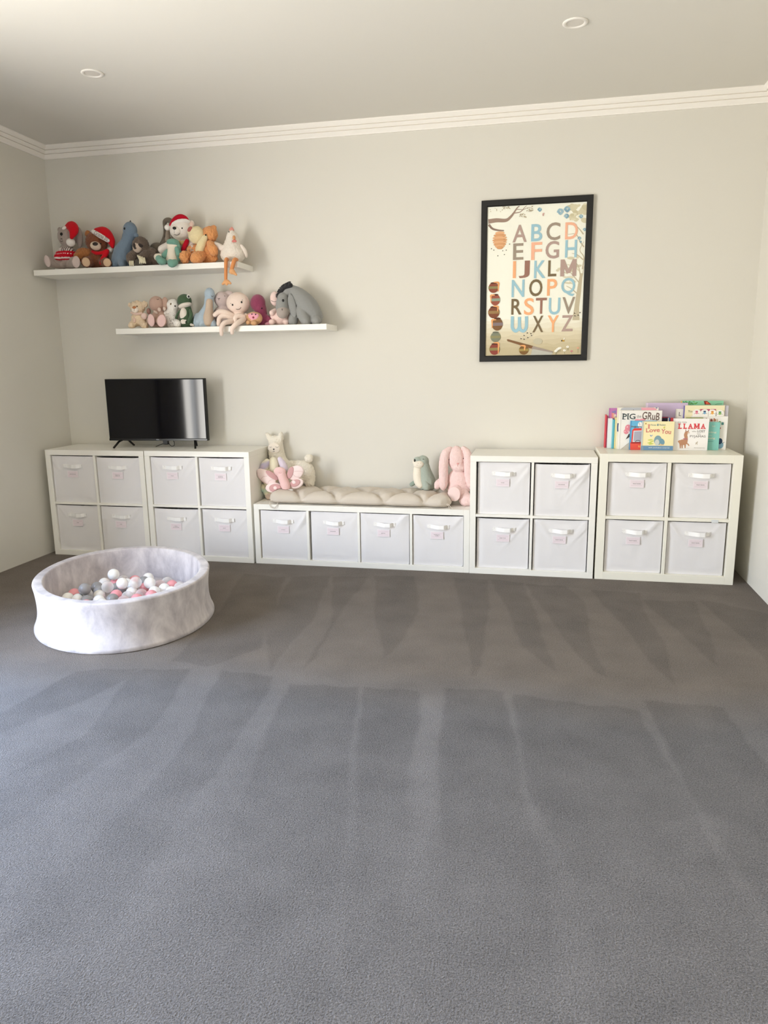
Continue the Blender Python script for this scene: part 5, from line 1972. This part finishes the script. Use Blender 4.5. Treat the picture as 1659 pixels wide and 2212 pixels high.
for q in base:
    hair.append(E(q[0], q[1] + 8, 34, 34, -60, 30))
    for _ in range(3):
        a = math.atan2(q[1] - 330, q[0] - 1010) + r_.uniform(-.35, .35)
        hair.append(C((q[0], q[1], 14, -60 + r_.uniform(-25, 25)), (q[0] + 46 * math.cos(a), q[1] + 46 * math.sin(a), 4, -60 + r_.uniform(-30, 30))))
t.part('mane', plush('#17161a', 260, .9), hair, vox=.003, smooth=1)
t.spot('eye', EYE, 893, 352, 15, 18, .7)
t.line('nostril', STITCH, [(880, 458), (882, 478)], 4)
t.build()

# ---- storage bench
G3 = 'soft toys on the storage bench'
t = Toy('plush_llama', 'tall cream boucle plush llama with sleeping face, leaning on the wall over the bench', Z5, -.055, BN, None, group=G3)
LM = plush('#f3ead9', 230, 1.0, .14)
t.part('body', LM, [E(592, 330, 155, 140, 0, 90), C((600, 400, 150), (615, 520, 160), (640, 660, 165), (720, 800, 170)), C((425, 165, 40), (470, 230, 60)), C((700, 170, 50), (690, 260, 62)),
                    C((800, 850, 160), (1000, 850, 165), (1180, 860, 165), (1220, 980, 170), (1270, 1080, 120)), E(820, 1100, 230, 180, 0, 90), C((1260, 1080, 100, -30), (1280, 1150, 95, -60))],
       vox=.0048, fuzz=.004, ff=75)
t.part('tail', LM, [E(1258, 648, 92, 88, -10, 80)], fuzz=.003, ff=80)
t.spot('face', plush('#efe3d3', 420, .2), 562, 445, 128, 108, .16, 0, .05, solid=True)
t.line('closed_eye', STITCH, [(472, 415), (492, 432), (515, 415)], 4).line('closed_eye', STITCH, [(595, 412), (625, 432), (655, 412)], 4)
t.spot('nose', EYE, 558, 466, 17, 14, .5).line('mouth', STITCH, [(535, 510), (558, 516), (580, 508)], 4).line('nose_seam', STITCH, [(558, 475), (558, 512)], 3)
t.build()

rb, bb, nn = base_mat('plush_rainbow', '#e9dfd0', 0.92, 0.1)
bb.inputs['Sheen Weight'].default_value = 0.25
add_bump(nn, bb, 320, .6, .004)
_tc = nn.nodes.new('ShaderNodeTexCoord'); _nz = nn.nodes.new('ShaderNodeTexNoise'); _cr = nn.nodes.new('ShaderNodeValToRGB')
_nz.inputs['Scale'].default_value = 9
_nz.inputs['Detail'].default_value = 0.5
nn.links.new(_tc.outputs['Object'], _nz.inputs['Vector']); nn.links.new(_nz.outputs[0], _cr.inputs['Fac']); nn.links.new(_cr.outputs['Color'], bb.inputs['Base Color'])
_e = _cr.color_ramp.elements
_e[0].position, _e[0].color = .28, rgb('#c3d0dd')
_e[1].position, _e[1].color = .72, rgb('#ecd3de')
for _p, _c in ((.38, '#c0dccb'), (.46, '#f0e8c8'), (.54, '#f1ead8'), (.62, '#d0c8e2')):
    _k = _e.new(_p); _k.color = rgb(_c)
t = Toy('plush_rabbit', 'rainbow tie-dyed plush toy hidden behind the pink butterfly', Z5, -.19, BN, None, group=G3)
t.part('body', rb, [E(520, 1050, 200, 210, 0, 110), C((460, 1300, 120), (520, 1380, 110))], fuzz=.001)
t.part('ear', rb, [C((360, 900, 90, -20), (390, 790, 92, -20), (430, 720, 70, -10))])
t.part('ear', plush('#f3ecd0', 320, .5), [C((560, 860, 90, -10), (560, 760, 92, 0), (545, 690, 74, 0))])
t.part('arm', plush('#ddd0e0', 320, .5), [C((680, 660, 50, 10), (730, 750, 70, 10), (780, 850, 70, 10))])
t.part('foot', rb, [E(345, 1240, 62, 90, -10, 60)])
t.part('foot', plush('#e6cdbb', 320, .5), [E(500, 1395, 120, 100, -40, 90)])
t.build()

t = Toy('plush_butterfly', 'big pink plush butterfly with dark rose wing patches at the bench\'s left end', Z5, -.285, BN, None, group=G3)
BW, BD, BP = plush('#f3dcd8', 420, .25), plush('#cf9c9b', 420, .25), plush('#f3c6c3', 330, .6)
t.part('body', BP, [E(680, 912, 128, 98, 0, 75), C((720, 990, 92, -10), (760, 1100, 92, -20), (800, 1200, 98, -30))], fuzz=.0012)
for nm, a, b in (('wing', E(405, 1015, 238, 128, 50, 42, -33), None), ('wing', E(990, 935, 190, 140, 40, 42, 32), None),
                 ('wing', E(555, 1230, 178, 108, 20, 38, 6), None), ('wing', E(1010, 1150, 158, 100, 20, 38, 22), None)):
    t.part(nm, BW, [a], clamp=False)
SEAM = ink('#c9a09c')
t.spot('wing_patch', BD, 525, 985, 150, 55, .2, -38).spot('wing_patch', BD, 888, 935, 62, 128, .2, -22)
t.spot('wing_patch', BD, 585, 1240, 125, 85, .16, 4).spot('wing_patch', BD, 985, 1140, 110, 68, .16, 24)
t.spot('wing_dot', BW, 590, 1232, 40, 38, .3, 0, .9).spot('wing_dot', BW, 962, 1122, 42, 36, .3, 0, .9)
t.line('seam', SEAM, [(300, 1060), (350, 1015), (430, 1000)], 2.5).line('seam', SEAM, [(220, 920), (260, 1030), (340, 1120), (440, 1170)], 2.5).line('seam', SEAM, [(440, 1140), (470, 1095), (540, 1070)], 2.5)
t.line('seam', SEAM, [(940, 960), (990, 1010), (1080, 1020)], 2.5).line('seam', SEAM, [(970, 905), (1060, 900), (1150, 920)], 2.5)
t.line('mouth', ink('#c98882'), [(660, 930), (690, 945), (720, 930)], 2.5)
t.part('care_tag', plush('#f4f2ee', 500, .1), [C((850, 1275, 14, -60), (930, 1280, 18, -70))], vox=.003, clamp=False)
t.build()

t = Toy('plush_seal', 'sage green plush seal with a cream belly sitting on the beige cushion', Z6, -.14, .462, None, group=G3)
SG, SC_ = plush('#a3ada0', 340, .5), plush('#ece2cf', 340, .5)
t.part('body', SG, [E(445, 590, 138, 140, 0, 120), C((470, 700, 128), (490, 850, 160), (520, 1000, 200), (540, 1080, 205)), E(330, 560, 100, 80, -60, 80)], fuzz=.001)
t.part('belly', SC_, [C((330, 760, 100, -55), (330, 900, 112, -70), (350, 1040, 108, -95), (390, 1110, 90, -110))], fuzz=.001)
t.part('muzzle', SC_, [E(350, 655, 122, 96, -95, 85), E(255, 600, 46, 70, -75, 50)], fuzz=.0008)
t.part('flipper', SG, [C((490, 1050, 62, -150), (520, 1150, 88, -185), (530, 1175, 84, -185))], fuzz=.001)
t.part('flipper', plush('#8fa093', 340, .5), [C((260, 1060, 50, -20), (190, 1105, 52, -20))], fuzz=.001)
t.spot('nose', EYE, 262, 570, 24, 34, .7).line('eye', ink('#1b1b1b'), [(438, 545), (456, 538), (472, 548)], 6)
for X, Y in ((335, 632), (392, 630), (312, 672)):
    t.spot('whisker_dot', ink('#c3a893'), X, Y, 7, 8, .5)
t.build()

t = Toy('plush_rabbit', 'big pink plush bunny with long drooping ears at the bench\'s right end', Z6, -.20, BN, None, group=G3)
PK = plush('#f0cfca', 220, .9, .14)
t.part('body', PK, [E(1190, 520, 190, 285, 0, 150), E(1240, 720, 160, 110, -20, 140), E(1230, 1000, 240, 240, 10, 150), E(1250, 1200, 260, 190, 0, 140), C((860, 1050, 100, 0), (790, 1100, 95, -30), (760, 1150, 70, -40))],
       vox=.005, fuzz=.0025, ff=85)
t.part('ear', PK, [C((1050, 310, 62, -20), (950, 420, 100, -60), (905, 650, 108, -90), (905, 900, 106, -100), (900, 1100, 98, -100), (900, 1180, 66, -100))], vox=.005, fuzz=.0025, ff=85)
t.part('ear', PK, [C((1350, 300, 62, -10), (1440, 420, 92, -40), (1450, 650, 98, -60), (1470, 900, 96, -60), (1490, 1100, 76, -50), (1490, 1150, 60, -50))], vox=.005, fuzz=.0025, ff=85)
t.part('leg', PK, [C((1200, 1230, 130, -110), (1150, 1300, 150, -190), (1145, 1330, 152, -200))], vox=.005, fuzz=.002, ff=85)
t.part('leg', PK, [C((1350, 1300, 120, -100), (1390, 1440, 150, -160), (1440, 1450, 150, -160))], vox=.005, fuzz=.002, ff=85)
t.spot('sole', plush('#f0d3cd', 420, .4), 1145, 1320, 140, 165, .14, 4)
t.spot('eye', gloss('#5a3a34', .2), 1350, 522, 14, 18, .7).spot('eye', gloss('#5a3a34', .2), 1030, 545, 16, 20, .7)
t.spot('nose', plush('#e79c98', 420, .3), 1225, 640, 24, 18, .6).line('mouth', ink('#c9857f'), [(1225, 660), (1222, 700)], 4)
t.build()
# ------------------------------------------------------------------ soft contact: cloth gives way where toys lean on things
def settle():
    bpy.context.view_layer.update()
    tops = [o for o in bpy.data.objects if o.parent is None]

    def meshes(o):
        r = []
        for c in [o] + list(o.children_recursive):
            if c.type == 'MESH':
                r.append(c)
        return r

    def tree(o):
        M = o.matrix_world
        vs = [M @ v.co for v in o.data.vertices]
        lo = Vector([min(v[i] for v in vs) for i in range(3)]); hi = Vector([max(v[i] for v in vs) for i in range(3)])
        return [BVHTree.FromPolygons(vs, [tuple(p.vertices) for p in o.data.polygons]), lo, hi]
    toys = [o for o in tops if o.get('category') == 'soft toy']
    rigid = [tree(m) for o in tops if o.get('category') in ('storage unit', 'storage bench', 'shelf', 'cushion') for m in meshes(o) if m.name.split('.')[0] in
             ('pad', 'top_panel', 'side_panel', 'floating_shelf')]
    toys.sort(key=lambda o: o.location.y)            # nearest the viewer first
    done = []
    for o in toys:
        mine = []
        for m in meshes(o):
            M = m.matrix_world.copy()
            Mi = M.inverted()
            me = m.data
            co = [M @ v.co for v in me.vertices]
            for rnd_ in range(8):
                moved = False
                lo = Vector([min(v[i] for v in co) for i in range(3)]); hi = Vector([max(v[i] for v in co) for i in range(3)])
                for tr_, l2, h2 in rigid + done:
                    if any(lo[i] > h2[i] + .002 or hi[i] < l2[i] - .002 for i in range(3)):
                        continue
                    for k, c in enumerate(co):
                        if any(c[i] > h2[i] + .002 or c[i] < l2[i] - .002 for i in range(3)):
                            continue
                        p, n, _, d = tr_.find_nearest(c)
                        if p is None:
                            continue
                        s = (c - p).dot(n)
                        if s < 0.0012 and (s < 0 or d < .0012):
                            co[k] = p + n * 0.0030
                            moved = True
                if not moved:
                    break
            for v, c in zip(me.vertices, co):
                v.co = Mi @ c
            me.update()
            if len(me.vertices) > 60:
                mine.append(tree(m))
        done += mine


settle()
# ------------------------------------------------------------------ light
w = bpy.data.worlds.new('daylight')
SC.world = w
w.use_nodes = True
nt = w.node_tree
bg = nt.nodes['Background']
tc = nt.nodes.new('ShaderNodeTexCoord')
sp = nt.nodes.new('ShaderNodeSeparateXYZ')
cr = nt.nodes.new('ShaderNodeValToRGB')
mr = nt.nodes.new('ShaderNodeMapRange')
mr.inputs['From Min'].default_value = -1
nt.links.new(tc.outputs['Generated'], sp.inputs[0])
nt.links.new(sp.outputs['Z'], mr.inputs['Value'])
nt.links.new(mr.outputs['Result'], cr.inputs['Fac'])
nt.links.new(cr.outputs['Color'], bg.inputs['Color'])
e = cr.color_ramp.elements
e[0].position = 0.0
e[0].color = (1.08, 1.03, 0.95, 1)          # sunlit paving outside
e[1].position = 1.0
e[1].color = (0.45, 0.74, 1.35, 1)          # sky
for p, c in ((0.47, (1.10, 1.06, 0.99, 1)), (0.54, (1.10, 1.07, 1.0, 1)), (0.65, (0.72, 0.92, 1.24, 1))):
    k = e.new(p)
    k.color = c
bg.inputs['Strength'].default_value = 20.0

pl = bpy.data.lights.new('door_portal', 'AREA')
pl.shape = 'RECTANGLE'
pl.size = WZ1
pl.size_y = WY1 - WY0
pl.cycles.is_portal = True
po = bpy.data.objects.new('door_portal', pl)
COL.objects.link(po)
po.location = (XL - 0.02, (WY0 + WY1) / 2, WZ1 / 2)
po.rotation_euler = (0, -PI / 2, 0)          # facing +x

SC.view_settings.view_transform = 'Standard'
SC.view_settings.look = 'None'
SC.view_settings.exposure = 0.0
SC.view_settings.gamma = 1.0
SC.view_settings.use_curve_mapping = False
SC.cycles.use_denoising = True
SC.cycles.max_bounces = 12
SC.cycles.diffuse_bounces = 7
